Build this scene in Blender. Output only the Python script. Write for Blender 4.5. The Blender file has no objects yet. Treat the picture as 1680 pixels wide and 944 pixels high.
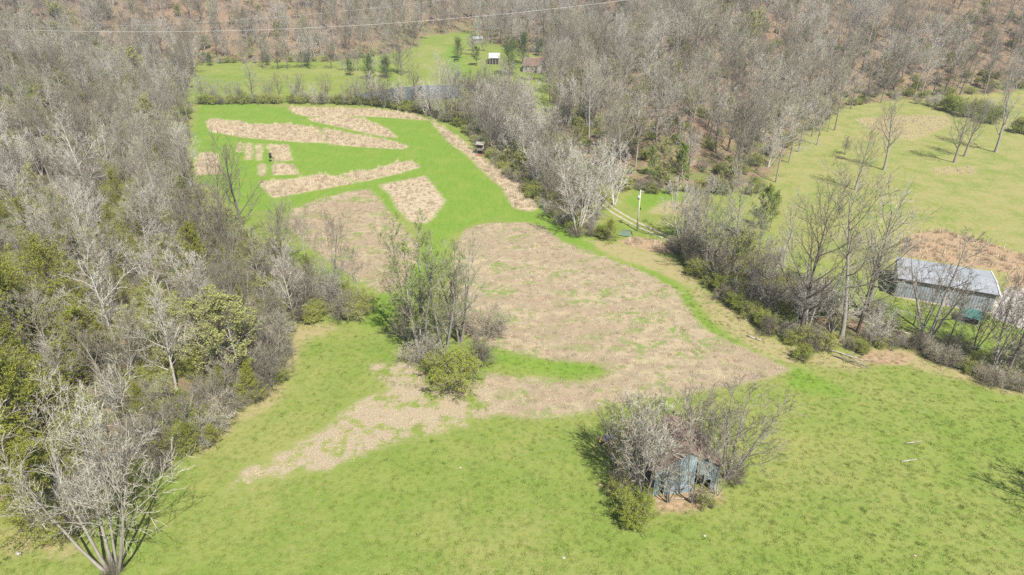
import bpy, math, random
import numpy as np
R = math.radians
sc = bpy.context.scene
# ------------------------------------------------------------------ camera
CAMZ, PITCH, FPX = 60.0, 28.0, 1120.0
cd = bpy.data.cameras.new("camera"); cam = bpy.data.objects.new("camera", cd)
sc.collection.objects.link(cam)
cam.location = (0, 0, CAMZ); cam.rotation_euler = (R(90 - PITCH), 0, 0)
cd.sensor_width = 36.0; cd.lens = 36.0 * FPX / 1680.0
cd.clip_start = 0.5; cd.clip_end = 8000
sc.camera = cam
# ------------------------------------------------------------------ light
SUN_EL, SUN_AZ = 54.0, 153.0          # azimuth clockwise from +Y (view direction)
w = bpy.data.worlds.new("World"); sc.world = w; w.use_nodes = True
wn = w.node_tree; bg = wn.nodes["Background"]
sky = wn.nodes.new("ShaderNodeTexSky"); sky.sky_type = 'NISHITA'; sky.sun_disc = False
sky.sun_elevation = R(SUN_EL); sky.sun_rotation = R(SUN_AZ)
sky.air_density = 1.0; sky.dust_density = 1.5
wn.links.new(sky.outputs[0], bg.inputs[0]); bg.inputs[1].default_value = 0.07
ld = bpy.data.lights.new("sun", 'SUN'); ld.energy = 5.0; ld.angle = R(0.6); ld.color = (1, .955, .87)
lo = bpy.data.objects.new("sun", ld); sc.collection.objects.link(lo)
lo.rotation_euler = (R(90 - SUN_EL), 0, R(180 - SUN_AZ) + math.pi * 0)
sx, sy = math.sin(R(SUN_AZ)), math.cos(R(SUN_AZ))
from mathutils import Vector
sd_ = Vector((sx * math.cos(R(SUN_EL)), sy * math.cos(R(SUN_EL)), math.sin(R(SUN_EL))))
lo.rotation_euler = sd_.to_track_quat('Z', 'Y').to_euler()
vs = sc.view_settings; vs.view_transform = 'Standard'; vs.look = 'None'; vs.gamma = 1.0
vs.exposure = 1.04
sc.cycles.max_bounces = 4; sc.cycles.diffuse_bounces = 2; sc.cycles.glossy_bounces = 2
sc.cycles.transparent_max_bounces = 4; sc.cycles.volume_bounces = 0
sc.cycles.use_denoising = False
sc.cycles.use_adaptive_sampling = False
# ------------------------------------------------------------------ projection helpers (photo pixels <-> valley floor)
CT, ST = math.cos(R(PITCH)), math.sin(R(PITCH))
def ray(px, py):
    x = (px - 840.0) / FPX; z = (472.0 - py) / FPX
    return x, CT + z * ST, -ST + z * CT
def G(px, py, z=0.0):
    a, b, c = ray(px, py); t = (z - CAMZ) / c
    return (a * t, b * t)
def PY(px, py, Y):
    a, b, c = ray(px, py); t = Y / b
    return (a * t, Y, CAMZ + c * t)
def proj(x, y, z):
    zc = z - CAMZ
    dep = y * CT - zc * ST; up = y * ST + zc * CT
    return 840 + FPX * x / dep, 472 - FPX * up / dep
def h_for(px, py, topy, gz=0.0):
    x, y = G(px, py, gz); lo_, hi = 0.0, 60.0
    for _ in range(40):
        m = (lo_ + hi) / 2
        if proj(x, y, gz + m)[1] > topy: lo_ = m
        else: hi = m
    return lo_
def GP(pts): return np.array([G(*p) for p in pts])
# ------------------------------------------------------------------ 2-D signed distance (negative inside)
def sdf(poly, X, Y):
    d = np.full(X.shape, 1e9); inside = np.zeros(X.shape, bool)
    n = len(poly)
    for i in range(n):
        ax, ay = poly[i]; bx, by = poly[(i + 1) % n]
        ex, ey = bx - ax, by - ay
        t = np.clip(((X - ax) * ex + (Y - ay) * ey) / (ex * ex + ey * ey + 1e-12), 0, 1)
        d = np.minimum(d, np.hypot(X - ax - t * ex, Y - ay - t * ey))
        c = ((ay > Y) != (by > Y)) & (X < ex * (Y - ay) / (ey + (1e-12 if ey >= 0 else -1e-12)) + ax)
        inside ^= c
    return np.where(inside, -d, d)
def line_d(pl, X, Y):
    d = np.full(X.shape, 1e9)
    for i in range(len(pl) - 1):
        ax, ay = pl[i]; bx, by = pl[i + 1]; ex, ey = bx - ax, by - ay
        t = np.clip(((X - ax) * ex + (Y - ay) * ey) / (ex * ex + ey * ey + 1e-12), 0, 1)
        d = np.minimum(d, np.hypot(X - ax - t * ex, Y - ay - t * ey))
    return d
# ------------------------------------------------------------------ terrain
VALLEY = np.vstack([[(-130, -400), (-118, 60), (-106, 150), (-113, 193), (-121, 252)],
    GP([(330, 104), (540, 102), (625, 92), (690, 78), (700, 60), (770, 52), (800, 72), (850, 86), (905, 97),
        (893, 125), (895, 160), (906, 200), (938, 250), (985, 298), (1030, 310), (1130, 312), (1262, 312), (1300, 258), (1322, 228), (1395, 176),
        (1500, 165), (1700, 150)]), [(420, 300), (600, 200), (600, -400)]])
def lumps(X, Y):
    return (np.sin(X * .021 + 1.3) * np.cos(Y * .017 + .4) + .6 * np.sin(X * .043 - Y * .031 + 2) +
            .4 * np.sin(X * .071 + Y * .083))
def hgt(X, Y):
    X = np.asarray(X, float); Y = np.asarray(Y, float)
    d = np.maximum(sdf(VALLEY, X, Y) - 2.0, 0)
    L = lumps(X, Y)
    hm = 70 + 9 * L
    h = hm * (1 - np.exp(-0.44 * d / hm * (d / (d + 14.0))))
    h = h + L * 1.6 * np.clip(d / 60, 0, 1)
    return h
def h1(x, y): return float(hgt(np.array([x]), np.array([y]))[0])
def axis(a, b, step, lo_, hi, g=1.09):
    c = list(np.arange(a, b + .01, step)); s = step; v = c[-1]
    while v < hi: s *= g; v += s; c.append(v)
    s = step; v = c[0]; pre = []
    while v > lo_: s *= g; v -= s; pre.append(v)
    return np.array(pre[::-1] + c)
xs = axis(-105, 150, .9, -2600, 2600); 
ya = axis(38, 200, .9, -400, 200, 1.09); ya = ya[ya <= 200]
yb = axis(201, 370, 1.3, 201, 3600, 1.05); yb = yb[yb >= 201]
ys = np.concatenate([ya, yb])
XX, YY = np.meshgrid(xs, ys)
ZZ = hgt(XX, YY)
P = {}
LUSH = [GP([(330, 172), (400, 171), (470, 178), (520, 184), (600, 182), (680, 188), (715, 205), (760, 250), (800, 290),
            (825, 312), (842, 340), (846, 350), (800, 362), (760, 374), (738, 395), (722, 440), (690, 475), (660, 500),
            (640, 530), (600, 545), (600, 500), (640, 470), (690, 420), (705, 385), (690, 365), (640, 350), (600, 330), (470, 345),
            (400, 345), (320, 290), (315, 240), (322, 200)]),
        GP([(795, 572), (850, 585), (920, 590), (985, 600), (992, 612), (930, 620), (850, 607), (800, 597)]),
        GP([(846, 345), (880, 350), (905, 385), (990, 415), (1070, 440), (1120, 470), (1140, 500), (1170, 530), (1230, 565), (1320, 605),
            (1400, 650), (1300, 640), (1290, 600), (1210, 572), (1140, 545), (1110, 500), (1110, 480), (1050, 450), (980, 425), (900, 395), (860, 368), (820, 362)]),
        GP([(840, 285), (870, 310), (905, 350), (940, 380), (1000, 400), (960, 410), (905, 390), (885, 350), (868, 310), (835, 285)]),
        GP([(1050, 310), (1120, 320), (1125, 345), (1060, 350), (1020, 330)]),
        GP([(735, 75), (748, 78), (775, 130), (745, 128), (730, 100)])]
DRY = [GP(p) for p in [
    [(338, 199), (352, 196), (388, 199), (410, 204), (472, 204), (520, 210), (527, 220), (536, 235), (500, 234), (400, 226), (345, 216)],
    [(529, 212), (550, 214), (600, 224), (650, 234), (670, 241), (662, 245), (600, 242), (540, 237)],
    [(505, 194), (550, 191), (595, 195), (622, 206), (642, 217), (652, 227), (625, 224), (550, 207), (512, 199)],
    [(472, 177), (512, 177), (575, 179), (625, 181), (675, 187), (705, 197), (690, 197), (625, 192), (575, 191), (500, 191), (485, 187)],
    [(705, 196), (740, 218), (765, 237), (778, 249), (804, 269), (831, 283), (859, 309), (876, 330), (882, 343), (867, 347), (846, 342), (835, 328), (825, 309), (793, 281), (767, 254), (740, 237), (720, 215)],
    [(404, 236), (413, 235), (411, 262), (404, 263)], [(421, 237), (430, 237), (428, 263), (422, 264)],
    [(440, 237), (473, 239), (479, 264), (450, 265), (443, 250)], [(391, 235), (396, 235), (395, 250), (391, 250)],
    [(425, 270), (435, 270), (434, 289), (425, 287)], [(446, 272), (460, 269), (480, 271), (490, 286), (450, 288)],
    [(320, 267), (330, 250), (357, 254), (362, 285), (320, 288)],
    [(425, 300), (500, 291), (525, 286), (557, 290), (582, 301), (525, 311), (450, 325), (435, 312)],
    [(562, 285), (607, 280), (650, 267), (677, 265), (689, 275), (650, 286), (592, 299), (575, 295)],
    [(622, 304), (697, 289), (715, 310), (731, 330), (712, 355), (700, 367), (675, 365), (650, 340), (640, 320)],
]]
D11 = [GP(p) for p in [
    [(480, 343), (530, 325), (570, 315), (605, 310), (622, 325), (636, 345), (658, 372), (690, 400), (680, 440), (655, 480), (620, 480), (570, 450), (500, 400), (470, 370)],
]]
CENTRAL = D11 + [GP([(765, 376), (800, 366), (860, 365), (890, 372), (920, 395), (1000, 425), (1060, 448), (1113, 478), (1123, 500), (1150, 535), (1200, 562),
            (1260, 587), (1296, 607), (1270, 620), (1180, 637), (1110, 652), (1000, 662), (960, 680), (880, 688), (820, 680), (785, 650),
            (800, 612), (870, 620), (950, 628), (1000, 618), (990, 598), (900, 590), (840, 575), (790, 565), (750, 540), (735, 480), (745, 420), (752, 395)])]
PATCHY = [GP([(375, 803), (400, 772), (480, 735), (540, 700), (580, 660), (640, 640), (720, 655), (768, 685), (760, 700), (680, 718), (600, 742), (540, 768), (430, 783), (395, 806)]),
          GP([(600, 600), (690, 590), (800, 625), (840, 665), (790, 690), (700, 665), (640, 640)])]
SEMI = [GP([(960, 392), (1010, 398), (1100, 425), (1150, 465), (1130, 470), (1080, 447), (1000, 420)]),
        GP([(1128, 462), (1175, 488), (1215, 530), (1260, 562), (1330, 590), (1300, 600), (1240, 575), (1190, 545), (1150, 505)]),
        GP([(1160, 480), (1200, 505), (1250, 550), (1330, 580), (1430, 590), (1400, 610), (1300, 590), (1220, 555), (1160, 500)]),
        GP([(1400, 575), (1480, 570), (1560, 600), (1690, 640), (1690, 655), (1560, 620), (1470, 595)]),
        GP([(470, 535), (540, 530), (555, 540), (500, 560), (485, 600), (455, 660), (380, 705), (330, 750), (320, 740), (400, 670), (450, 620)]),
        GP([(1140, 355), (1060, 350), (1090, 330), (1150, 330), (1160, 380), (1100, 400)]),
        GP([(1400, 195), (1460, 190), (1555, 190), (1560, 205), (1500, 232), (1450, 225)]),
        GP([(1530, 275), (1600, 274), (1600, 286), (1535, 287)]), GP([(0, 870), (120, 880), (130, 915), (0, 905)])]
ORANGE = [GP([(1470, 408), (1490, 385), (1540, 376), (1600, 392), (1700, 425), (1700, 492), (1650, 480), (1655, 447), (1570, 435), (1487, 420)]),
          GP([(1015, 395), (1040, 388), (1110, 400), (1120, 415), (1080, 415), (1030, 405)]),
          GP([(1400, 585), (1440, 575), (1500, 580), (1490, 600), (1420, 598)]),
          GP([(1065, 815), (1100, 805), (1175, 800), (1190, 818), (1150, 840), (1080, 842)]),
          GP([(860, 96), (905, 92), (910, 105), (880, 112), (862, 112)])]
WOOD_LEFT = np.vstack([[(-900, 42)], GP([(-60, 868), (0, 872), (55, 895), (110, 880), (200, 810), (318, 735), (345, 715), (395, 682), (448, 642),
    (462, 600), (462, 560), (478, 520), (555, 522), (605, 512), (610, 488), (555, 468), (498, 438), (452, 405), (398, 388),
    (345, 345), (318, 295), (316, 245), (320, 205), (322, 172), (300, 160), (325, 108)]), [(-160, 360), (-900, 360)]])
WOOD_CREEK = GP([(728, 194), (760, 208), (800, 252), (840, 288), (880, 322), (922, 362), (955, 388), (1000, 395), (985, 350),
                 (945, 300), (900, 250), (874, 208), (850, 178), (800, 165), (755, 176)])
WOOD_ROW = GP([(1085, 400), (1110, 428), (1170, 472), (1230, 522), (1290, 562), (1340, 575), (1420, 580), (1480, 580), (1560, 610),
               (1620, 635), (1710, 660), (1710, 600), (1560, 555), (1430, 515), (1330, 470), (1240, 430), (1150, 395)])
HEDGE = GP([(325, 170), (480, 170), (600, 172), (700, 188), (705, 176), (600, 162), (480, 160), (330, 158)])
MIDWOOD = GP([(430, 115), (470, 110), (600, 108), (660, 116), (650, 128), (560, 125), (480, 122)])
POND = GP([(555, 166), (600, 150), (650, 143), (700, 139), (776, 138), (788, 148), (760, 160), (700, 162), (630, 168)])
TRACK1 = [GP([(940, 285), (975, 318), (1000, 343), (1050, 371), (1100, 392), (1150, 414), (1240, 446), (1310, 478), (1400, 515), (1480, 548), (1560, 580)])]
YARD = GP([(1632, 492), (1655, 470), (1760, 480), (1800, 540), (1690, 545), (1625, 520)])
def mn(lst): 
    d = None
    for p in lst:
        s = sdf(p, XX, YY); d = s if d is None else np.minimum(d, s)
    return d
cl = lambda a, m=9.0: np.clip(a, -m, m)
woodsd = np.minimum(sdf(WOOD_LEFT, XX, YY), -sdf(VALLEY, XX, YY))
woodsd = np.minimum(woodsd, np.minimum(sdf(WOOD_CREEK, XX, YY), sdf(WOOD_ROW, XX, YY)))
attrs = dict(
    sd_lush=cl(mn(LUSH)), sd_dry=cl(mn(DRY)), sd_central=cl(mn(CENTRAL)), sd_patchy=cl(mn(PATCHY)), sd_semi=cl(mn(SEMI)),
    sd_orange=cl(mn(ORANGE)), sd_wood=cl(woodsd), sd_yard=cl(sdf(YARD, XX, YY)), sd_track=cl(line_d(TRACK1[0], XX, YY)))
# pond is a shallow basin
pd = sdf(POND, XX, YY)
ZZ = ZZ - 0.9 * np.clip(-pd / 3.0, 0, 1)
# ------------------------------------------------------------------ mesh helpers
def fast_mesh(name, V, tris=None, quads=None, mats=(), tri_mi=None, quad_mi=None, smooth=False):
    me = bpy.data.meshes.new(name)
    nt = 0 if tris is None else len(tris); nq = 0 if quads is None else len(quads)
    V = np.asarray(V, np.float32)
    me.vertices.add(len(V)); me.vertices.foreach_set('co', V.ravel())
    idx = []
    if nt: idx.append(np.asarray(tris, np.int32).ravel())
    if nq: idx.append(np.asarray(quads, np.int32).ravel())
    idx = np.concatenate(idx)
    me.loops.add(len(idx)); me.loops.foreach_set('vertex_index', idx)
    me.polygons.add(nt + nq)
    st = np.concatenate([np.arange(nt) * 3, nt * 3 + np.arange(nq) * 4]).astype(np.int32)
    me.polygons.foreach_set('loop_start', st)
    for m in mats: me.materials.append(m)
    if tri_mi is not None or quad_mi is not None:
        mi = np.concatenate([np.zeros(nt, np.int32) if tri_mi is None else tri_mi, np.zeros(nq, np.int32) if quad_mi is None else quad_mi]).astype(np.int32)
        me.polygons.foreach_set('material_index', mi)
    me.polygons.foreach_set('use_smooth', np.full(nt + nq, smooth))
    me.update(calc_edges=True); me.validate()
    return me
def link(name, data, parent=None, **kw):
    o = bpy.data.objects.new(name, data); sc.collection.objects.link(o)
    if parent: o.parent = parent
    for k, v in kw.items(): o[k] = v
    return o
def thing(name, label, cat, loc=(0, 0, 0), rz=0, group=None):
    o = bpy.data.objects.new(name, None); sc.collection.objects.link(o)
    o.location = loc; o.rotation_euler = (0, 0, rz); o.empty_display_size = .3
    o['label'] = label; o['category'] = cat
    if group: o['group'] = group
    return o
# ------------------------------------------------------------------ node helpers
class NT:
    def __init__(s, name):
        s.m = bpy.data.materials.new(name); s.m.use_nodes = True; s.t = s.m.node_tree; s.t.nodes.clear()
        s.out = s.n('ShaderNodeOutputMaterial'); s.b = s.n('ShaderNodeBsdfPrincipled')
        s.t.links.new(s.b.outputs[0], s.out.inputs[0]); s.set('Roughness', .9); s.set('Specular IOR Level', .15)
    def n(s, k): return s.t.nodes.new(k)
    def set(s, k, v):
        if hasattr(v, 'is_linked') or hasattr(v, 'links'): s.t.links.new(v, s.b.inputs[k])
        else: s.b.inputs[k].default_value = v
    def L(s, a, b):
        if isinstance(a, bpy.types.NodeSocket): s.t.links.new(a, b)
        else: b.default_value = a
    def coord(s, kind='Object'): return s.n('ShaderNodeTexCoord').outputs[kind]
    def noise(s, vec, scale, detail=3, rough=.55, dist=0.0):
        q = s.n('ShaderNodeTexNoise'); s.L(vec, q.inputs['Vector']); q.inputs['Scale'].default_value = scale
        q.inputs['Detail'].default_value = detail; q.inputs['Roughness'].default_value = rough; q.inputs['Distortion'].default_value = dist
        return q.outputs['Fac']
    def ramp(s, f, lo_, hi, a=0., b=1.):
        q = s.n('ShaderNodeMapRange'); q.interpolation_type = 'SMOOTHSTEP'; s.L(f, q.inputs[0])
        q.inputs[1].default_value = lo_; q.inputs[2].default_value = hi; q.inputs[3].default_value = a; q.inputs[4].default_value = b
        return q.outputs[0]
    def math(s, op, a, b=0., c=0.):
        q = s.n('ShaderNodeMath'); q.operation = op; s.L(a, q.inputs[0]); s.L(b, q.inputs[1]); s.L(c, q.inputs[2]); return q.outputs[0]
    def mix(s, f, a, b, mode='MIX'):
        q = s.n('ShaderNodeMix'); q.data_type = 'RGBA'; q.blend_type = mode; s.L(f, q.inputs[0])
        for i, v in ((6, a), (7, b)):
            if isinstance(v, tuple): q.inputs[i].default_value = (*v[:3], 1)
            else: s.L(v, q.inputs[i])
        return q.outputs[2]
    def attr(s, name):
        q = s.n('ShaderNodeAttribute'); q.attribute_name = name; return q.outputs['Fac']
    def bump(s, f, strength, dist=.1):
        q = s.n('ShaderNodeBump'); q.inputs['Strength'].default_value = strength; q.inputs['Distance'].default_value = dist
        s.L(f, q.inputs['Height']); s.t.links.new(q.outputs[0], s.b.inputs['Normal'])
    def scale(s, vec, v):
        q = s.n('ShaderNodeVectorMath'); q.operation = 'MULTIPLY'; s.L(vec, q.inputs[0]); q.inputs[1].default_value = v; return q.outputs[0]
def varied(name, a, b, rough=.9, nscale=2.0, spec=.15, trans=0.0):
    """colour varies per object and with a soft noise"""
    m = NT(name); oi = m.n('ShaderNodeObjectInfo').outputs['Random']
    f = m.noise(m.coord(), nscale, 2)
    f = m.math('ADD', m.math('MULTIPLY', oi, .75), m.math('MULTIPLY', m.ramp(f, .3, .7), .35))
    c = m.mix(f, a, b); m.set('Base Color', c); m.set('Roughness', rough); m.set('Specular IOR Level', spec)
    if trans:
        tr = m.n('ShaderNodeBsdfTranslucent'); m.L(c, tr.inputs[0]); mx = m.n('ShaderNodeMixShader'); mx.inputs[0].default_value = trans
        m.t.links.new(m.b.outputs[0], mx.inputs[1]); m.t.links.new(tr.outputs[0], mx.inputs[2]); m.t.links.new(mx.outputs[0], m.out.inputs[0])
    return m.m
def plain(name, c, rough=.7, metal=0., nscale=1.5, var=.25, spec=.3):
    m = NT(name); f = m.noise(m.coord(), nscale, 4)
    c2 = tuple(v * (1 - var) for v in c)
    m.set('Base Color', m.mix(m.ramp(f, .35, .65), c, c2)); m.set('Roughness', rough); m.set('Metallic', metal); m.set('Specular IOR Level', spec)
    return m.m
# ------------------------------------------------------------------ ground material
g = NT('pasture_ground'); co = g.coord()
big = g.noise(co, .035, 3); mid = g.noise(co, .18, 4, .6); fine = g.noise(co, 1.1, 4, .65); vfine = g.noise(co, 4.5, 3, .7)
edge = g.math('MULTIPLY', g.math('SUBTRACT', g.noise(co, .55, 6, .75), .5), 6.5)
tuss = g.noise(g.scale(co, (1.0, 1.6, 1.0)), 1.7, 3, .6)
PG_A, PG_B, PG_T = (.108, .160, .028), (.142, .178, .040), (.23, .205, .085)
c = g.mix(g.ramp(mid, .35, .65), PG_A, PG_B)
c = g.mix(g.math('MULTIPLY', g.ramp(g.math('ADD', g.math('MULTIPLY', big, .6), g.math('MULTIPLY', fine, .4)), .42, .66), .55), c, PG_T)
c = g.mix(g.ramp(vfine, .48, .72, 0, .38), c, (.245, .235, .095))
c = g.mix(g.ramp(tuss, .52, .75, 0, .30), c, (.085, .140, .02))
def band(name, wdt=.35, amp=.5, off=0.):
    v = g.math('ADD', g.attr(name), g.math('MULTIPLY', edge, amp)); v = g.math('ADD', v, off)
    return g.ramp(v, -wdt, wdt, 1., 0.)
def pastR():  # drier, browner grass to the right of the creek and far away
    q = g.n('ShaderNodeSeparateXYZ'); g.L(co, q.inputs[0])
    return g.math('MULTIPLY', g.ramp(q.outputs[0], 45, 85), g.ramp(q.outputs[1], 95, 130))
c = g.mix(g.math('MULTIPLY', pastR(), g.ramp(g.math('ADD', g.math('MULTIPLY', mid, .5), g.math('MULTIPLY', fine, .5)), .38, .62, .1, .75)), c, (.235, .205, .095))
lush = g.mix(g.ramp(fine, .35, .65), (.104, .175, .022), (.124, .190, .034))
lush = g.mix(g.ramp(mid, .42, .7, 0, .6), lush, (.155, .20, .04))
lush = g.mix(g.ramp(g.noise(g.scale(co, (.9, .12, 1.)), 1.3, 3, .6), .45, .65, 0, .35), lush, (.085, .150, .016))
c = g.mix(band('sd_lush', 1.3, .6), c, lush)
dryc = g.mix(g.ramp(fine, .35, .65), (.34, .285, .195), (.26, .21, .145))
dryc = g.mix(g.ramp(vfine, .5, .7, 0, .6), dryc, (.34, .275, .19))
c = g.mix(band('sd_dry', .9, .45), c, dryc)
# central flattened brush with green showing through
streak = g.noise(g.scale(co, (1.0, 1.3, 1.0)), .22, 6, .68, .6)
cent = g.mix(g.ramp(g.noise(co, .5, 5, .7), .40, .60), (.275, .228, .145), (.19, .155, .105))
cent = g.mix(g.ramp(vfine, .45, .72, 0, .6), cent, (.35, .295, .20))
greenin = g.math('MULTIPLY', g.ramp(streak, .50, .58), g.ramp(fine, .34, .54))
cent = g.mix(g.math('MULTIPLY', greenin, .85), cent, (.11, .175, .035))
cent = g.mix(g.ramp(g.noise(g.scale(co, (.6, 1.6, 1.)), .10, 4, .6), .40, .62, 0, .75), cent, g.mix(g.ramp(vfine, .4, .65), (.195, .148, .102), (.265, .208, .150)))
c = g.mix(band('sd_central', .9, .55), c, cent)
pf = g.math('MULTIPLY', band('sd_patchy', .8, .8), g.ramp(g.noise(co, .30, 5, .7), .39, .52))
c = g.mix(pf, c, g.mix(g.ramp(vfine, .4, .6), (.21, .17, .12), (.30, .25, .165)))
sf = g.math('MULTIPLY', band('sd_semi', 1.2, .9), g.ramp(g.noise(co, .8, 5, .7), .34, .54, .25, .95))
c = g.mix(sf, c, g.mix(g.ramp(vfine, .4, .6), (.27, .215, .125), (.22, .19, .09)))
c = g.mix(band('sd_orange', .7, .5), c, g.mix(g.ramp(g.noise(co, 1.5, 5, .7), .4, .6), (.29, .205, .125), (.21, .155, .10)))
litter = g.mix(g.ramp(g.noise(co, .9, 5, .7), .35, .65), (.195, .132, .085), (.125, .092, .060))
litter = g.mix(g.ramp(g.noise(co, 3.5, 4, .7), .5, .7, 0, .6), litter, (.26, .20, .15))
sepw = g.n('ShaderNodeSeparateXYZ'); g.L(co, sepw.inputs[0])
lowg = g.math('MULTIPLY', g.ramp(sepw.outputs[2], .3, 6., 1., 0.), g.ramp(g.noise(co, .25, 4, .6), .45, .58, 0., .8))
litter = g.mix(lowg, litter, (.105, .135, .04))
c = g.mix(band('sd_wood', 1.8, 1.0, 2.2), c, litter)
grav = g.mix(g.ramp(g.noise(co, 3., 4), .35, .65), (.46, .41, .32), (.34, .30, .24))
c = g.mix(band('sd_yard', .3, .2), c, g.mix(g.ramp(g.noise(co, 1.2, 4), .4, .6), (.34, .31, .285), (.25, .225, .21)))
g.set('Base Color', c); g.set('Roughness', .95); g.set('Specular IOR Level', .05)
hsum = g.math('ADD', g.math('MULTIPLY', tuss, .6), g.math('ADD', g.math('MULTIPLY', fine, .5), g.math('MULTIPLY', vfine, .35)))
g.bump(hsum, .45, .22)
nx, ny = len(xs), len(ys)
V = np.stack([XX, YY, ZZ], -1).reshape(-1, 3)
I = (np.arange(ny - 1)[:, None] * nx + np.arange(nx - 1)[None]).ravel()
gm = fast_mesh('ground', V, quads=np.stack([I, I + 1, I + nx + 1, I + nx], 1), mats=[g.m], smooth=True)
for k, a in attrs.items():
    at = gm.attributes.new(k, 'FLOAT', 'POINT'); at.data.foreach_set('value', a.astype(np.float32).ravel())
link('ground', gm, kind='structure')
# gravel track: two wheel ruts with a grassy crown between
def ribbon(name, pl, off, wd, mat, z=.012, step=1.2, seed=1):
    rg = np.random.default_rng(seed); P_ = []; pl = np.array(pl, float)
    for _ in range(3):     # corner cutting
        q = [pl[0]]
        for a, b in zip(pl, pl[1:]): q += [a * .75 + b * .25, a * .25 + b * .75]
        q.append(pl[-1]); pl = np.array(q)
    seg = np.r_[0, np.cumsum(np.hypot(*np.diff(pl, axis=0).T))]; t = np.arange(0, seg[-1], step)
    c_ = np.stack([np.interp(t, seg, pl[:, 0]), np.interp(t, seg, pl[:, 1])], 1); d_ = np.gradient(c_, axis=0); d_ /= np.hypot(*d_.T)[:, None]
    n_ = np.stack([-d_[:, 1], d_[:, 0]], 1); w1 = wd * (.5 + rg.uniform(-.10, .12, len(t)))[:, None]; w2 = wd * (.5 + rg.uniform(-.10, .12, len(t)))[:, None]
    L_, R_ = c_ + n_ * (off + w1), c_ + n_ * (off - w2); k = len(t)
    V_ = np.vstack([np.c_[L_, hgt(*L_.T) + z], np.c_[R_, hgt(*R_.T) + z]]); i = np.arange(k - 1)
    link(name, fast_mesh(name, V_, quads=np.stack([i, k + i, k + i + 1, i + 1], 1), mats=[mat]), kind='structure')
gv = NT('track_gravel'); f_ = gv.noise(gv.coord(), 1.1, 5, .7)
gv.set('Base Color', gv.mix(gv.ramp(f_, .35, .65), (.34, .30, .23), (.23, .205, .155))); gv.bump(gv.noise(gv.coord(), 9, 3), .4, .05)
ribbon('gravel_track', TRACK1[0], .85, .62, gv.m, seed=3); ribbon('gravel_track', TRACK1[0], -.85, .62, gv.m, seed=4)
# pond water
wm = NT('pond_water'); wm.set('Base Color', (.05, .07, .075, 1)); wm.set('Roughness', .08); wm.set('Specular IOR Level', .5)
wm.bump(wm.noise(wm.scale(wm.coord(), (1., .5, 1.)), 1.4, 4), .35, .12)
pc = POND.mean(0); PV = [(*(pc + (p - pc) * 1.02), -.16) for p in POND]
me = bpy.data.meshes.new('pond'); me.from_pydata(PV, [], [list(range(len(PV)))]); me.materials.append(wm.m)
link('pond', me, kind='structure')

# ------------------------------------------------------------------ tree factory
def nrm(a): return a / (np.linalg.norm(a, axis=-1, keepdims=True) + 1e-9)
class Geo:
    def __init__(s): s.V = []; s.T = []; s.Q = []; s.tm = []; s.qm = []; s.n = 0
    def add(s, V, T=None, Q=None, mi=0):
        if T is not None and len(T): s.T.append(T + s.n); s.tm.append(np.full(len(T), mi, np.int32))
        if Q is not None and len(Q): s.Q.append(Q + s.n); s.qm.append(np.full(len(Q), mi, np.int32))
        s.V.append(V); s.n += len(V)
    def tubes(s, pts, rad, k, mi=0):          # pts (n,S+1,3) rad (n,S+1)
        n, S1, _ = pts.shape
        d = np.gradient(pts, axis=1); d = nrm(d)
        ref = np.where(np.abs(d[..., 2:3]) > .9, np.array([1., 0, 0]), np.array([0, 0, 1.]))
        u = nrm(np.cross(d, ref)); v = np.cross(d, u)
        a = np.arange(k) * 2 * math.pi / k
        ring = pts[:, :, None] + rad[:, :, None, None] * (np.cos(a)[:, None] * u[:, :, None] + np.sin(a)[:, None] * v[:, :, None])
        V = ring.reshape(-1, 3)
        b = (np.arange(n)[:, None, None] * S1 + np.arange(S1 - 1)[None, :, None]) * k
        j = np.arange(k)[None, None]; j2 = (j + 1) % k
        Q = np.stack([b + j, b + j2, b + k + j2, b + k + j], -1).reshape(-1, 4)
        s.add(V, Q=Q, mi=mi)
    def blades(s, P0, D, L, W, rng, mi=0):    # thin tapering twigs
        n = len(P0); side = nrm(np.cross(D, nrm(rng.normal(size=(n, 3)))))
        W = np.broadcast_to(W, (n,))[:, None] * .5
        V = np.stack([P0 - side * W, P0 + side * W, P0 + D * L[:, None]], 1).reshape(-1, 3)
        s.add(V, T=np.arange(n * 3).reshape(-1, 3), mi=mi)
    def leaves(s, C, size, rng, mi=0, flat=.5, asp=.55, D=None):
        n = len(C); N = nrm(rng.normal(size=(n, 3)) + np.array([0, 0, flat]))
        a = nrm(np.cross(N, rng.normal(size=(n, 3)))) if D is None else nrm(D - (D * N).sum(-1, keepdims=True) * N)
        b = np.cross(N, a); sz = size * rng.uniform(.6, 1.3, (n, 1))
        V = np.stack([C - a * sz, C - b * sz * asp, C + a * sz, C + b * sz * asp], 1).reshape(-1, 3)
        s.add(V, Q=np.arange(n * 4).reshape(-1, 4), mi=mi)
    def mesh(s, name, mats, smooth=False):
        T = np.concatenate(s.T) if s.T else None; Q = np.concatenate(s.Q) if s.Q else None
        return fast_mesh(name, np.concatenate(s.V), T, Q, mats, np.concatenate(s.tm) if s.tm else None, np.concatenate(s.qm) if s.qm else None, smooth)
def paths(P0, D, L, S, wig, trop, rng):
    pts = [P0]; ds = [D]; d = D; p = P0
    for i in range(S):
        d = nrm(d + rng.normal(size=d.shape) * wig + np.array([0, 0, trop])); p = p + d * (L / S)[:, None]
        pts.append(p); ds.append(d)
    return np.stack(pts, 1), np.stack(ds, 1)
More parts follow.
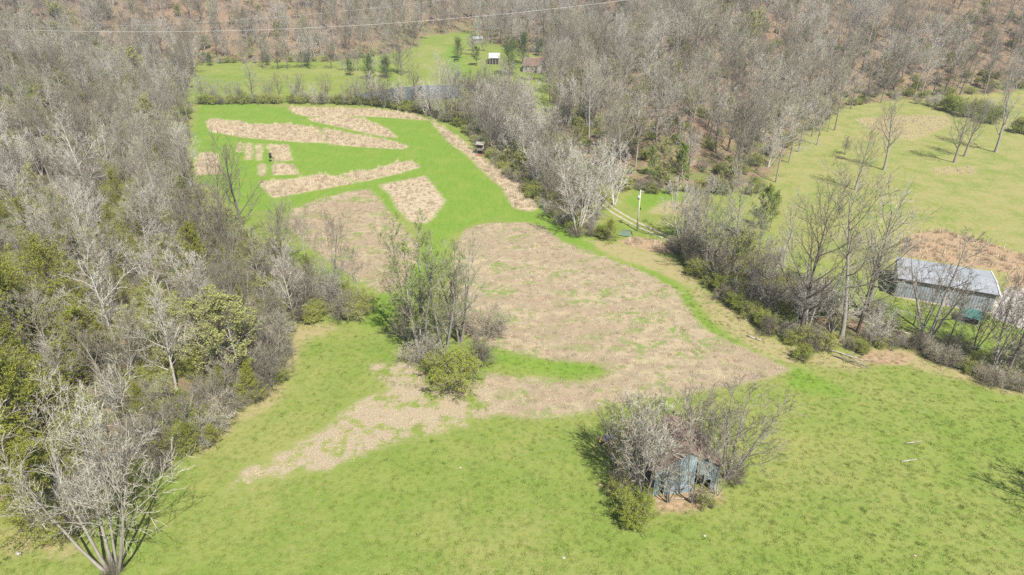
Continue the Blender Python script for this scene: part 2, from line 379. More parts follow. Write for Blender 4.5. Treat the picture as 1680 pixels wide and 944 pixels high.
def kids(pts, ds, L, Rr, m, t0, t1, a0, a1, ratio, fall, rng, rr=.55, lv=.3):
    n, S1, _ = pts.shape; S = S1 - 1
    t = t0 + (t1 - t0) * (np.arange(m)[None] + rng.uniform(0, 1, (n, m))) / m
    f = t * S; i = np.clip(f.astype(int), 0, S - 1); fr = (f - i)[..., None]
    ar = np.arange(n)[:, None]
    p = pts[ar, i] * (1 - fr) + pts[ar, i + 1] * fr; d = nrm(ds[ar, i] * (1 - fr) + ds[ar, i + 1] * fr)
    tn = (t - t0) / max(t1 - t0, 1e-6); ang = np.radians(a0 + (a1 - a0) * tn + rng.normal(size=t.shape) * 8)
    ref = np.where(np.abs(d[..., 2:3]) > .9, np.array([1., 0, 0]), np.array([0, 0, 1.]))
    u = nrm(np.cross(d, ref)); v = np.cross(d, u)
    az = (np.arange(m)[None] * 2.4 + rng.uniform(0, 6.28, (n, 1)) + rng.normal(size=t.shape) * .5)
    D = np.cos(ang)[..., None] * d + np.sin(ang)[..., None] * (np.cos(az)[..., None] * u + np.sin(az)[..., None] * v)
    Lc = L[:, None] * ratio * (1 - fall * tn) * rng.uniform(1 - lv, 1 + lv, t.shape)
    rp = Rr[:, None] * (1 - .8 * t)
    return p.reshape(-1, 3), nrm(D.reshape(-1, 3)), Lc.ravel(), np.maximum(rp * rr, .008).ravel()
def rads(Rr, S, tip=.2): return Rr[:, None] * (1 - (1 - tip) * np.linspace(0, 1, S + 1)[None])
def make_tree(seed, H=18., r=.26, stems=1, splay=0., dirs=None, cb=.38, nl=16, la=(62, 28), lr=.36, lf=.45, ltrop=.13, wig=.065, b2=7, b2r=.48, b3=6, b3r=.5,
              tw=5, twr=.62, tww=.024, r3=.019, bud=0, budsize=.07, budflat=.3, sub_t0=.2):
    rng = np.random.default_rng(seed); T = Geo(); C = Geo()
    az = rng.uniform(0, 6.28) + np.arange(stems) * 6.283 / stems + rng.normal(size=stems) * .3
    sp = np.full(stems, splay) * rng.uniform(.4, 1.2, stems)
    D = nrm(np.stack([np.cos(az) * np.sin(sp), np.sin(az) * np.sin(sp), np.cos(sp)], -1))
    if dirs is not None:
        az = np.radians([q[0] for q in dirs]); sp = np.radians([q[1] for q in dirs])
        D = nrm(np.stack([np.cos(az) * np.sin(sp), np.sin(az) * np.sin(sp), np.cos(sp)], -1))
    r0 = r if dirs is None else .42
    P0 = np.stack([np.cos(az) * r0 * (stems > 1), np.sin(az) * r0 * (stems > 1), np.full(stems, -.25)], -1)
    L = H * .93 * rng.uniform(.82 if stems > 1 else 1., 1., stems); Rr = np.full(stems, r) * (rng.uniform(.7, 1., stems) if stems > 1 else 1)
    pts, ds = paths(P0, D, L, 9, wig * .45, .02 + .05 * (stems > 1), rng)
    rr = rads(Rr, 9, .16); rr[:, 0] *= 1.35; T.tubes(pts, rr, 7)
    p1, d1, L1, R1 = kids(pts, ds, L, Rr, nl, cb, .985, la[0], la[1], lr, lf, rng, .5)
    q1, e1 = paths(p1, d1, L1, 5, wig, ltrop, rng); T.tubes(q1, rads(R1, 5, .2), 5)
    p2, d2, L2, R2 = kids(q1, e1, L1, R1, b2, sub_t0, 1., 46, 26, b2r, .4, rng)
    q2, e2 = paths(p2, d2, L2, 3, wig * 1.2, ltrop * .6, rng); T.tubes(q2, rads(np.maximum(R2, .026), 3, .4), 3)
    p3, d3, L3, R3 = kids(q2, e2, L2, R2, b3, .15, 1., 42, 24, b3r, .3, rng)
    q3, e3 = paths(p3, d3, L3, 2, wig * 1.2, ltrop * .5, rng); C.tubes(q3, rads(np.full(len(p3), r3), 2, .4), 3)
    p4, d4, L4, R4 = kids(q3, e3, L3, np.full(len(p3), r3), tw, .1, 1., 38, 22, twr, .2, rng)
    C.blades(p4, d4, L4, tww, rng)
    if bud:
        k = rng.integers(0, len(p4), int(len(p4) * bud)); f = rng.uniform(.3, 1, (len(k), 1))
        C.leaves(p4[k] + d4[k] * L4[k][:, None] * f + rng.normal(size=(len(k), 3)) * .06, budsize, rng, 1, budflat)
    return T, C
def make_cedar(seed, H=11., rad=2.6, nl=70, dens=1.0, top=.45):
    rng = np.random.default_rng(seed); T = Geo(); C = Geo()
    P0 = np.array([[0, 0, -.2]]); L = np.array([H * .97]); Rr = np.array([.17 * H / 11])
    pts, ds = paths(P0, np.array([[0, 0, 1.]]), L, 7, .03, .02, rng); T.tubes(pts, rads(Rr, 7, .12), 7)
    p1, d1, L1, R1 = kids(pts, ds, np.array([rad * 1.1]), Rr, nl, .06, .99, 68, 22, 1.0, 1 - top, rng, .35, .35)
    q1, e1 = paths(p1, d1, L1, 3, .12, .10, rng); T.tubes(q1, rads(R1, 3, .25), 4)
    p2, d2, L2, R2 = kids(q1, e1, L1, R1, 9, .2, 1., 50, 25, .42, .35, rng)
    q2, e2 = paths(p2, d2, L2, 2, .12, .12, rng)
    n = int(28 * dens)
    k = np.repeat(np.arange(len(p2)), n); f = rng.uniform(0, 1.0, len(k))[:, None]
    P = q2[k, 0] * (1 - f) + q2[k, 2] * f + rng.normal(size=(len(k), 3)) * (.05 + .09 * (1 - f))
    D = nrm(e2[k, 1] + rng.normal(size=(len(k), 3)) * .55 + np.array([0, 0, .25]))
    C.leaves(P, .09, rng, 0, .35, .30, D)
    return T, C
def make_bush(seed, H=2.6, rad=2.0, stems=14, leafy=1.0, size=.07, tw=5, tww=.022, up=.55):
    rng = np.random.default_rng(seed); T = Geo(); C = Geo()
    az = rng.uniform(0, 6.283, stems); sp = np.radians(rng.uniform(4, 62, stems)) * (rad / (rad + H * .5)) * 1.5
    D = np.stack([np.cos(az) * np.sin(sp), np.sin(az) * np.sin(sp), np.cos(sp)], -1)
    P0 = np.stack([np.cos(az) * rad * .15, np.sin(az) * rad * .15, np.full(stems, -.1)], -1) * rng.uniform(.2, 1.6, (stems, 1)); P0[:, 2] = -.1
    L = np.hypot(H * np.cos(sp), rad * np.sin(sp)) * rng.uniform(.75, 1.1, stems); Rr = np.full(stems, .035)
    pts, ds = paths(P0, D, L, 4, .1, -.01, rng); T.tubes(pts, rads(Rr, 4, .25), 4)
    p2, d2, L2, R2 = kids(pts, ds, L, Rr, 8, .25, 1., 55, 35, .45, .35, rng)
    q2, e2 = paths(p2, d2, L2, 3, .14, .05, rng); T.tubes(q2, rads(np.maximum(R2, .012), 3, .3), 3)
    p3, d3, L3, R3 = kids(q2, e2, L2, R2, 6, .15, 1., 50, 35, .5, .3, rng)
    q3, e3 = paths(p3, d3, L3, 2, .14, .04, rng); C.tubes(q3, rads(np.full(len(p3), .010), 2, .4), 3)
    p4, d4, L4, R4 = kids(q3, e3, L3, np.full(len(p3), .01), tw, .1, 1., 50, 30, .65, .2, rng)
    C.blades(p4, d4, L4, tww, rng)
    if leafy:
        k = rng.integers(0, len(p4), int(len(p4) * leafy)); f = rng.uniform(.2, 1, (len(k), 1))
        C.leaves(p4[k] + d4[k] * L4[k][:, None] * f + rng.normal(size=(len(k), 3)) * .05, size, rng, 1, .4)
    return T, C
# bark and twig colours
BARK = {'grey': varied('grey_bark', (.17, .155, .135), (.27, .25, .22)), 'dark': varied('dark_bark', (.085, .072, .06), (.17, .145, .125)),
        'pale': varied('pale_bark', (.36, .335, .30), (.46, .435, .39))}
def twigs(name, stops):
    m = NT(name); oi = m.n('ShaderNodeObjectInfo').outputs['Random']; q = m.n('ShaderNodeValToRGB'); m.L(oi, q.inputs[0]); e = q.color_ramp.elements
    for i, (p_, c_) in enumerate(stops):
        el = e[i] if i < 2 else e.new(p_)
        el.position = p_; el.color = (*c_, 1)
    f = m.noise(m.coord(), 1.2, 2); m.set('Base Color', m.mix(m.ramp(f, .3, .7, 0, .35), q.outputs[0], (.15, .125, .10))); return m.m
TWIG = {'grey': twigs('grey_twigs', [(0., (.105, .095, .072)), (1., (.44, .42, .36)), (.4, (.25, .24, .18)), (.75, (.29, .285, .235))]),
        'brown': twigs('brown_twigs', [(0., (.10, .082, .060)), (1., (.39, .35, .26)), (.35, (.215, .190, .135)), (.7, (.27, .24, .17))]),
        'pale': varied('pale_twigs', (.30, .275, .235), (.40, .37, .32)), 'dark': varied('dark_twigs', (.10, .088, .072), (.18, .152, .12))}
LEAF = {'bud': varied('budding_leaves', (.25, .27, .085), (.31, .31, .12), trans=.2), 'fresh': varied('fresh_green_leaves', (.16, .235, .04), (.21, .26, .06), trans=.25),
        'bush': varied('bush_leaves', (.20, .265, .026), (.285, .32, .042), trans=.25), 'deep': varied('deep_green_leaves', (.045, .085, .025), (.085, .13, .035), .6, trans=.1),
        'cedar': varied('cedar_sprays', (.125, .145, .022), (.22, .225, .040), .8, 1.2, trans=.12)}
KIND = {}
def reg(kind, TC, bark, twig, leaf=None):
    T, C = TC
    tm = T.mesh(kind + '_trunk', [BARK[bark]], True); cm = C.mesh(kind + '_crown', [TWIG[twig]] + ([LEAF[leaf]] if leaf else []))
    KIND.setdefault(kind, []).append((tm, cm))
for s in range(4): reg('forest', make_tree(100 + s, 18, .25, cb=.34 + .05 * (s % 3), nl=14, lr=.36 + .03 * s, la=(64, 30)), 'grey', 'grey' if s % 2 else 'brown')
for s in range(3): reg('forest', make_tree(120 + s, 17, .21, cb=.42, nl=13, lr=.33, la=(55, 24)), 'grey' if s else 'dark', 'brown' if s else 'grey')
reg('forest', make_tree(130, 18, .21, cb=.35, nl=15, lr=.38), 'grey', 'pale')
for s in range(2): reg('spread', make_tree(140 + s, 15, .30, cb=.22, nl=17, la=(68, 30), lr=.46, lf=.5, ltrop=.14), 'dark', 'grey')
reg('darkwide', make_tree(143, 15, .30, cb=.2, nl=15, la=(66, 30), lr=.46, lf=.5, ltrop=.14, b3=5, tw=4), 'dark', 'dark')
for s in range(3): reg('multi', make_tree(150 + s, 12, .13, stems=4, splay=.38, cb=.2, nl=10, lr=.34, la=(52, 28), b2=6, b3=5), 'grey', ['grey', 'brown', 'brown'][s])
for s in range(2): reg('budding', make_tree(160 + s, 13, .15, cb=.28, nl=14, lr=.36, la=(60, 25), bud=3.2, budsize=.085), 'grey', 'grey', 'bud')
for s in range(2): reg('multi', make_tree(157 + s, 12, .13, stems=5 - s, splay=.36, cb=.2, nl=10, lr=.34, la=(52, 26), b2=6, b3=5), 'pale', 'pale')
KIND['open'] = []
for s in range(3): reg('open', make_tree(155 + s, 12, .15, stems=[4, 3, 5][s], splay=.42, cb=.2, nl=9, lr=.34, la=(55, 26), b2=6, b3=4, tw=4, wig=.10, tww=.018), 'grey', ['dark', 'brown', 'dark'][s])
for s in range(2): reg('field', make_tree(145 + s, 16, .32, cb=.25, nl=15, la=(58, 24), lr=.40, lf=.4, ltrop=.2, b3=5), 'grey', 'grey')
reg('budding', make_tree(163, 9, .09, stems=3, splay=.3, cb=.15, nl=10, lr=.42, bud=3.2, budsize=.08), 'grey', 'brown', 'bud')
reg('greenbud', make_tree(165, 13, .16, cb=.25, nl=15, lr=.36, la=(60, 25), bud=4.0, budsize=.10), 'dark', 'grey', 'fresh')
for s in range(3): KIND.setdefault('cedar', []).append(tuple(g_.mesh('cedar', [m_]) for g_, m_ in zip(make_cedar(170 + s, 11, [3.3, 3.9, 2.9][s], top=[.35, .5, .3][s]), (BARK['dark'], LEAF['cedar']))))
for s in range(3): reg('shrub', make_bush(180 + s, 2.4, 2.0, stems=20, leafy=[5., 3., 4.][s], size=.036), 'grey', 'brown', 'bush')
for s in range(2): reg('brush', make_bush(190 + s, 3.2, 2.1, stems=16, leafy=0, tw=6), 'dark' if s else 'grey', 'grey' if s else 'brown')
def place(name, kind, var, x, y, s, label, cat, group=None, rz=None, sz=None, z=None, tilt=None, rnd=random.Random(5)):
    ms = KIND[kind][var % len(KIND[kind])]
    z = h1(x, y) if z is None else z
    t = thing(name, label, cat, (x, y, z), rnd.uniform(0, 6.283) if rz is None else rz, group)
    t.scale = (s, s, s * (sz or 1))
    if tilt: t.rotation_euler = (tilt[0], tilt[1], t.rotation_euler[2])
    link('trunk', ms[0], t); link('crown', ms[1], t)
    return t
BASEH = dict(darkwide=15., open=11.5, field=16., forest=18., spread=15., multi=12., budding=13., greenbud=13., cedar=11., shrub=2.4, brush=3.2)
# ------------------------------------------------------------------ box-and-prism builder for built things
class MB:
    def __init__(s): s.V = []; s.F = []
    def poly(s, v, f):
        n = len(s.V); s.V += [tuple(p) for p in v]; s.F += [[n + i for i in q] for q in f]; return s
    def box(s, x0, x1, y0, y1, z0, z1):
        return s.poly([(x0, y0, z0), (x1, y0, z0), (x1, y1, z0), (x0, y1, z0), (x0, y0, z1), (x1, y0, z1), (x1, y1, z1), (x0, y1, z1)],
                      [[3, 2, 1, 0], [4, 5, 6, 7], [0, 1, 5, 4], [1, 2, 6, 5], [2, 3, 7, 6], [3, 0, 4, 7]])
    def slab(s, a, b, c, d, th):     # four corners (counter-clockwise seen from above), thickness downwards along normal
        a, b, c, d = map(Vector, (a, b, c, d)); n = (b - a).cross(d - a).normalized() * th
        return s.poly([a - n, b - n, c - n, d - n, a, b, c, d], [[3, 2, 1, 0], [4, 5, 6, 7], [0, 1, 5, 4], [1, 2, 6, 5], [2, 3, 7, 6], [3, 0, 4, 7]])
    def bar(s, a, b, r, k=6, r2=None):
        a, b = Vector(a), Vector(b); d = (b - a).normalized(); ref = Vector((1, 0, 0)) if abs(d.z) > .9 else Vector((0, 0, 1))
        u = d.cross(ref).normalized(); v = d.cross(u); r2 = r if r2 is None else r2
        vs_ = [a + (u * math.cos(t) + v * math.sin(t)) * r for t in [6.2832 * i / k for i in range(k)]] + \
              [b + (u * math.cos(t) + v * math.sin(t)) * r2 for t in [6.2832 * i / k for i in range(k)]]
        return s.poly(vs_, [[i, (i + 1) % k, k + (i + 1) % k, k + i] for i in range(k)] + [list(range(k))[::-1], list(range(k, 2 * k))])
    def build(s, name, mat, parent=None, smooth=False, **kw):
        me = bpy.data.meshes.new(name); me.from_pydata(s.V, [], s.F); me.materials.append(mat); me.update()
        if smooth: me.polygons.foreach_set('use_smooth', [True] * len(me.polygons))
        return link(name, me, parent, **kw)
def metal_sheet(name, c1, c2, axis_=0, freq=3.3, rust=None, rough=.45):
    m = NT(name); co = m.coord(); f = m.noise(co, .55, 5, .65)
    c = m.mix(m.ramp(f, .35, .65), c1, c2)
    if rust: c = m.mix(m.ramp(m.noise(co, .9, 6, .7), rust[1], rust[1] + .08), c, rust[0])
    c = m.mix(m.ramp(m.noise(co, 6, 3, .7), .5, .8, 0, .25), c, tuple(v * .6 for v in c1))
    m.set('Base Color', c); m.set('Roughness', rough); m.set('Specular IOR Level', .4)
    return m.m
M_roofgrey = metal_sheet('grey_roof_metal', (.235, .25, .27), (.185, .197, .215), rough=.75)
M_wallgrey = metal_sheet('light_grey_wall_metal', (.27, .29, .315), (.215, .23, .25), rough=.7)
M_white = plain('white_painted_metal', (.48, .48, .49), .5, var=.12)
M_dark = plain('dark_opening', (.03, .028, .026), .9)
M_bluemetal = metal_sheet('weathered_blue_grey_metal', (.17, .235, .265), (.26, .325, .35), rust=((.10, .075, .06), .56), rough=.7)
M_rust = metal_sheet('rusted_roof_metal', (.15, .105, .09), (.21, .15, .125), rust=((.11, .06, .045), .5), rough=.8)
M_wood = plain('weathered_boards', (.22, .19, .165), .9, nscale=3, var=.45)
M_palewood = plain('bleached_dead_wood', (.33, .30, .25), .9, nscale=4, var=.3)
M_teal = metal_sheet('teal_green_roof', (.03, .10, .085), (.045, .13, .11), rough=.7)
M_pole = plain('weathered_pole_wood', (.46, .43, .39), .85, nscale=2, var=.25)
M_steel = plain('galvanised_steel', (.45, .46, .48), .45, .6, var=.15)
M_wire = plain('bright_conductor', (.75, .76, .78), .4, .3, var=.05)
M_brown = plain('brown_shingles', (.17, .105, .075), .9, nscale=1.2, var=.35)
M_yellow = plain('yellow_machine_paint', (.62, .38, .03), .5, nscale=3, var=.3)
M_rubber = plain('black_rubber', (.025, .025, .025), .8)
M_tarp = plain('grey_sheet_cover', (.24, .24, .25), .6, nscale=3, var=.3)
M_stone = plain('pale_stone', (.36, .33, .29), .9, nscale=3, var=.3)
M_hide = plain('black_hide', (.018, .015, .014), .7)
M_green_tarp = plain('dull_green_canvas', (.10, .15, .105), .7, nscale=2, var=.35)
M_brick = plain('pale_siding', (.30, .27, .235), .8, var=.2)
M_glass = NT('window_glass'); M_glass.set('Base Color', (.04, .05, .06, 1)); M_glass.set('Roughness', .15); M_glass.set('Specular IOR Level', .6); M_glass = M_glass.m

# ---- metal shed on the right
A = Vector((*G(1467, 487), 0)); B = Vector((*G(1624, 515), 0))
W_ = (B - A).length; rz = math.atan2(B.y - A.y, B.x - A.x)
shed = thing('metal_shed', 'long pale grey metal shed with ribbed walls and low pitched roof, standing in rusty brush', 'shed', A, rz)
D_ = 9.6; HW = 3.8; HR = 4.2
m = MB(); m.box(0, W_, 0, D_, 0, HW)
m.poly([(0, 0, HW), (0, D_, HW), (0, D_ / 2, HR), (W_, 0, HW), (W_, D_, HW), (W_, D_ / 2, HR)], [[0, 2, 1], [3, 4, 5]])
for i in range(int(W_ / .45)): m.box(.2 + i * .45, .26 + i * .45, -.04, .0, .15, HW - .12)
m.build('wall', M_wallgrey, shed)
m = MB().slab((-.3, -.14, HW + .02), (W_ + .3, -.14, HW + .02), (W_ + .3, D_ / 2, HR + .06), (-.3, D_ / 2, HR + .06), .06)
m.slab((-.3, D_ / 2, HR + .06), (W_ + .3, D_ / 2, HR + .06), (W_ + .3, D_ + .35, HW + .02), (-.3, D_ + .35, HW + .02), .06)
for i in range(int(W_ / .9)):
    x = .2 + i * .9
    m.slab((x, -.14, HW + .055), (x + .05, -.14, HW + .055), (x + .05, D_ / 2, HR + .095), (x, D_ / 2, HR + .095), .03)
rf = m.build('roof', M_roofgrey, shed)
MB().bar((-.3, D_ / 2, HR + .08), (W_ + .3, D_ / 2, HR + .08), .12, 6).build('ridge_cap', M_roofgrey, rf)
MB().box(-.32, W_ + .32, -.30, -.15, HW - .24, HW - .03).build('eave_shade_strip', M_dark, shed)  # dark strip standing in for the shadowed gap under the eave
m = MB()
m.slab((W_ + .31, -.4, HW + .1), (W_ + .55, -.4, HW + .1), (W_ + .55, D_ / 2, HR + .15), (W_ + .31, D_ / 2, HR + .15), .2)
m.slab((W_ + .31, D_ / 2, HR + .15), (W_ + .5, D_ / 2, HR + .15), (W_ + .5, D_ + .4, HW + .1), (W_ + .31, D_ + .4, HW + .1), .28)
m.build('gable_trim', M_white, shed)
MB().box(W_ + .01, W_ + .06, 1.8, 5.6, 0, 3.1).build('sliding_door', M_white, shed)
MB().box(-.05, W_ + .05, -.10, -.05, 0, .22).build('base_board', plain('tan_base_board', (.55, .46, .34)), shed)
# ---- small shelter with green roof
A = Vector((*G(1573, 527), 0)); B = Vector((*G(1598, 534), 0)); rz2 = math.atan2(B.y - A.y, B.x - A.x)
t = thing('animal_shelter', 'small low shelter with teal green roof and open dark front beside the long shed', 'shelter', A, rz2); t.scale = (.85,) * 3
m = MB()
m.slab((-.3, -.5, 1.55), (3.6, -.5, 1.55), (3.6, 2.4, 2.25), (-.3, 2.4, 2.25), .06)
for i in range(9): m.slab((-.2 + i * .45, -.5, 1.58), (-.14 + i * .45, -.5, 1.58), (-.14 + i * .45, 2.4, 2.28), (-.2 + i * .45, 2.4, 2.28), .03)
m.build('roof', M_teal, t)
MB().box(0, .06, 0, 2.2, 0, 1.6).box(0.06, 3.2, 2.14, 2.2, 0, 2.1).build('back_wall', M_wood, t)
MB().box(3.2, 3.27, 0, 2.2, 0, 1.6).build('side_wall', M_white, t)
MB().box(0.06, 3.2, -.02, .05, .0, .28).build('kick_board', M_palewood, t)
for x in (0.06, 1.6, 3.1): MB().box(x, x + .1, 0.06, .16, 0.0, 1.5).build('post', M_wood, t)
# ---- derelict barn
A = Vector((*G(1071, 814), 0)); B = Vector((*G(1174, 803), 0)); bw = (B - A).length; rzb = math.atan2(B.y - A.y, B.x - A.x)
barn = thing('derelict_barn', 'derelict barn overgrown with bare trees, pale blue grey metal gable and rusty brown roof', 'barn', A, rzb)
ev, pk, bd = 3.9, 6.4, 6.5
def gable(z, x0, x1):  # roofline height along the gable
    pass
m = MB()
# gable front in vertical sheets, with a doorway left of the middle and a gap at the right
def rl(x): return ev + (pk - ev) * (1 - abs(x - bw / 2) / (bw / 2))
cuts = [(0.0, .75, 0), (.95, 1.25, 2.3), (1.25, 2.2, 0), (2.2, 3.15, 0), (3.15, 4.1, 0), (4.1, 4.9, 0), (5.1, 6.1, 2.6), (6.1, 7.0, 1.7), (7.0, bw, 0)]
for i, (a, b, z0) in enumerate(cuts):
    off = .02 * (i % 3)
    m.poly([(a, -off, z0), (b, -off, z0), (b, -off, rl(b)), (a, -off, rl(a)), (a, .05 - off, z0), (b, .05 - off, z0), (b, .05 - off, rl(b)), (a, .05 - off, rl(a))],
           [[0, 1, 2, 3], [7, 6, 5, 4], [0, 4, 5, 1], [1, 5, 6, 2], [2, 6, 7, 3], [3, 7, 4, 0]])
    for k in range(int((b - a) / .24)):
        xx = a + .1 + k * .24
        m.box(xx, xx + .05, -.03 - off, -off, z0 + .02, rl(xx) - .12)
m.build('gable_cladding', M_bluemetal, barn)
m = MB(); 
for y in [i * .42 for i in range(int(bd / .42))]:
    if (int(y * 10) % 7) != 3:
        m.box(.0, .04, y + .1, y + .48, 0, ev - .05)
m.build('side_wall', M_wood, barn)
m = MB()
for y in [i * .42 for i in range(int(bd / .42))]:
    if (int(y * 10) % 9) != 5: m.box(bw - .04, bw, y + .1, y + .48, 0, ev - .05)
m.build('side_wall', M_wood, barn)
m = MB(); m.poly([(0, bd, 0), (bw, bd, 0), (bw, bd, ev), (bw / 2, bd, pk), (0, bd, ev)], [[0, 1, 2, 3, 4]]); m.build('back_wall', M_wood, barn)
m = MB()
m.slab((-.4, -.3, ev - .18), (bw / 2, -.3, pk + .06), (bw / 2, bd + .3, pk + .06), (-.4, bd + .3, ev - .18), .05)
m.slab((bw / 2, -.3, pk + .06), (bw + .4, -.3, ev - .18), (bw + .4, bd + .3, ev - .18), (bw / 2, bd + .3, pk + .06), .05)
m.build('roof', M_rust, barn)
for x in (.05, bw / 2 - .08, bw - .2): MB().box(x, x + .15, .1, .25, 0, rl(x) - .15).build('post', M_wood, barn)
for x in (.05, bw - .2): MB().box(x, x + .15, bd - .3, bd - .15, 0, ev - .2).build('post', M_wood, barn)
MB().bar((2.4, -.9, .12), (5.0, -1.2, .18), .06).build('fallen_board', M_palewood, barn)
# ---- utility pole
x, y = G(1045, 379); ph = h_for(1045, 379, 312)
pl = thing('utility_pole', 'pale wooden utility pole with short crossarm beside the gravel track', 'utility pole', (x, y, 0), .35)
MB().bar((0, 0, -.3), (0, 0, ph), .17, 10, .11).build('pole', M_pole, pl, True)
MB().box(-.9, .9, -.06, .06, ph - .55, ph - .42).build('crossarm', M_wood, pl)
for xx in (-.8, 0.35, .8): MB().bar((xx, 0, ph - .42), (xx, 0, ph - .2), .05, 8, .03).build('insulator', M_white, pl)
MB().bar((-.33, 0, ph - 2.1), (-.33, 0, ph - 1.25), .24, 12).build('transformer', M_steel, pl, True)
MB().box(.17, .42, -.12, .12, ph * .52, ph * .52 + .5).build('meter_box', M_dark, pl)
# ---- high wires
def wire(pts, r, label):
    G_ = Geo(); P_ = np.array(pts, float)[None]; G_.tubes(P_, np.full(P_.shape[:2], r), 5)
    link('power_line', G_.mesh('power_line', [M_wire], True), None, label=label, category='power line')
def span(pp, Y0, Y1, n=40):
    out = []
    for i in range(n + 1):
        t = i / n * (len(pp) - 1); k = min(int(t), len(pp) - 2); f = t - k
        px = pp[k][0] * (1 - f) + pp[k + 1][0] * f; py = pp[k][1] * (1 - f) + pp[k + 1][1] * f
        out.append((px, py, Y0 + (Y1 - Y0) * i / n))
    return out
def catenary(a, b, c, Y0, Y1):   # quadratic through three photo points, straight in plan
    xs_ = np.array([a[0], b[0], c[0]], float); co_ = np.polyfit(xs_, [a[1], b[1], c[1]], 2)
    P0_, P1_ = PY(a[0], a[1], Y0), PY(c[0], c[1], Y1); pts = []
    for i in range(49):
        px = a[0] + (c[0] - a[0]) * i / 48
        k = (px - 840) / FPX
        # plan line from P0 to P1 met by the sight line of this column (iterate on depth)
        Y = (Y0 + Y1) / 2
        for _ in range(12):
            q = PY(px, float(np.polyval(co_, px)), Y); t = (q[0] - P0_[0]) / (P1_[0] - P0_[0]); Y = P0_[1] + t * (P1_[1] - P0_[1])
        pts.append(PY(px, float(np.polyval(co_, px)), Y))
    return pts
wire(catenary((-300, 30), (400, 50), (1900, -175), 255, 215), .028, 'long pale power line sagging across the whole valley, lower of the two')
wire(catenary((-300, 36), (620, 13), (1500, -150), 300, 260), .016, 'faint thin power line high across the valley, upper of the two')
# ---- shooting hide on legs
x, y = G(788, 254)
t = thing('hunting_blind', 'small raised wooden hide on legs with dark windows at the edge of the creek trees', 'hunting blind', (x, y, 0), -.2)
for ax, ay in ((-.8, -.7), (.8, -.7), (.8, .7), (-.8, .7)): MB().bar((ax * 1.15, ay * 1.15, 0), (ax, ay, 1.5), .07).build('leg', M_wood, t)
m = MB().box(-1, 1, -.9, .9, 1.5, 1.62).box(-1, -.94, -.9, .9, 1.62, 3.3).box(.94, 1, -.9, .9, 1.62, 3.3).box(-.94, .94, .84, .9, 1.62, 3.3).box(-.94, .94, -.9, -.84, 1.62, 2.2).box(-.94, -.7, -.9, -.84, 2.2, 3.3).box(.7, .94, -.9, -.84, 2.2, 3.3)
m.build('cabin', M_wood, t); MB().box(-.7, .7, -.85, -.80, 2.2, 3.1).build('window', M_dark, t)
MB().slab((-1.3, -1.3, 3.32), (1.3, -1.3, 3.32), (1.3, 1.1, 3.6), (-1.3, 1.1, 3.6), .07).build('roof', M_palewood, t)
MB().box(1.0, 1.05, -.5, .5, 1.8, 3.1).build('side_panel', M_white, t)
MB().box(-1.2, .9, -1.7, -1.1, 0, .35).box(-.9, .6, -1.5, -1.15, .36, .6).build('step', plain('red_brown_planks', (.28, .13, .09)), t)
# ---- deer feeder
x, y = G(445, 266)
t = thing('game_feeder', 'dark drum feeder on three legs between the dry grass strips', 'feeder', (x, y, 0))
for k in range(3):
    a = k * 2.094 + .3; MB().bar((math.cos(a) * .9, math.sin(a) * .9, 0), (math.cos(a) * .3, math.sin(a) * .3, 1.9), .05).build('leg', M_dark, t)
MB().bar((0, 0, 1.3), (0, 0, 2.5), .38, 12).bar((0, 0, 1.0), (0, 0, 1.3), .12, 12, .36).build('drum', M_dark, t, True)
MB().bar((0, 0, 2.5), (0, 0, 2.75), .42, 12, .08).build('lid', M_dark, t)
# ---- farm machine left of the barn
x, y = G(998, 728)
t = thing('farm_machine', 'small yellow farm machine under a grey cover in the grass left of the derelict barn', 'farm machine', (x, y, 0), -.35)
MB().box(-.95, .95, -.45, .45, .42, .62).box(-1.15, -.9, -.6, .6, .35, .55).bar((.9, -.35, .75), (1.15, -.35, 1.05), .05).build('frame', M_yellow, t)
m = MB(); m.poly([(-.8, -.62, .85), (.65, -.62, .9), (.8, .62, .95), (-.7, .62, .9), (-.5, -.35, 1.2), (.4, -.4, 1.32), (.5, .4, 1.28), (-.45, .35, 1.18)],
                 [[3, 2, 1, 0], [4, 5, 6, 7], [0, 1, 5, 4], [1, 2, 6, 5], [2, 3, 7, 6], [3, 0, 4, 7]]); m.build('cover', M_tarp, t)
for ax in (-.65, .65):
    for ay in (-.6, .42): MB().bar((ax, ay, .3), (ax, ay + .18, .3), .3, 14).build('wheel', M_rubber, t)
MB().box(.7, 1.12, -.4, .4, .62, .84).build('hood', M_yellow, t)
# ---- green canvas tent by the pole
x, y = G(1026, 386)
t = thing('canvas_shelter', 'low sagging green canvas shelter with a dark ridge bar below the utility pole', 'tent', (x, y, 0), -.35); t.scale = (.75,) * 3
m = MB().slab((-1.9, -1.2, .25), (1.5, -1.3, .2), (1.6, .1, 1.5), (-1.1, .1, 1.45), .04); m.slab((-1.1, .1, 1.45), (1.6, .1, 1.5), (1.8, 1.3, .2), (-1.5, 1.3, .2), .04)
m.build('canvas', M_green_tarp, t)
MB().bar((1.55, .1, 1.54), (2.6, -1.5, .1), .07).bar((-1.1, .1, 1.5), (1.65, .1, 1.54), .05).build('ridge_bar', M_dark, t)
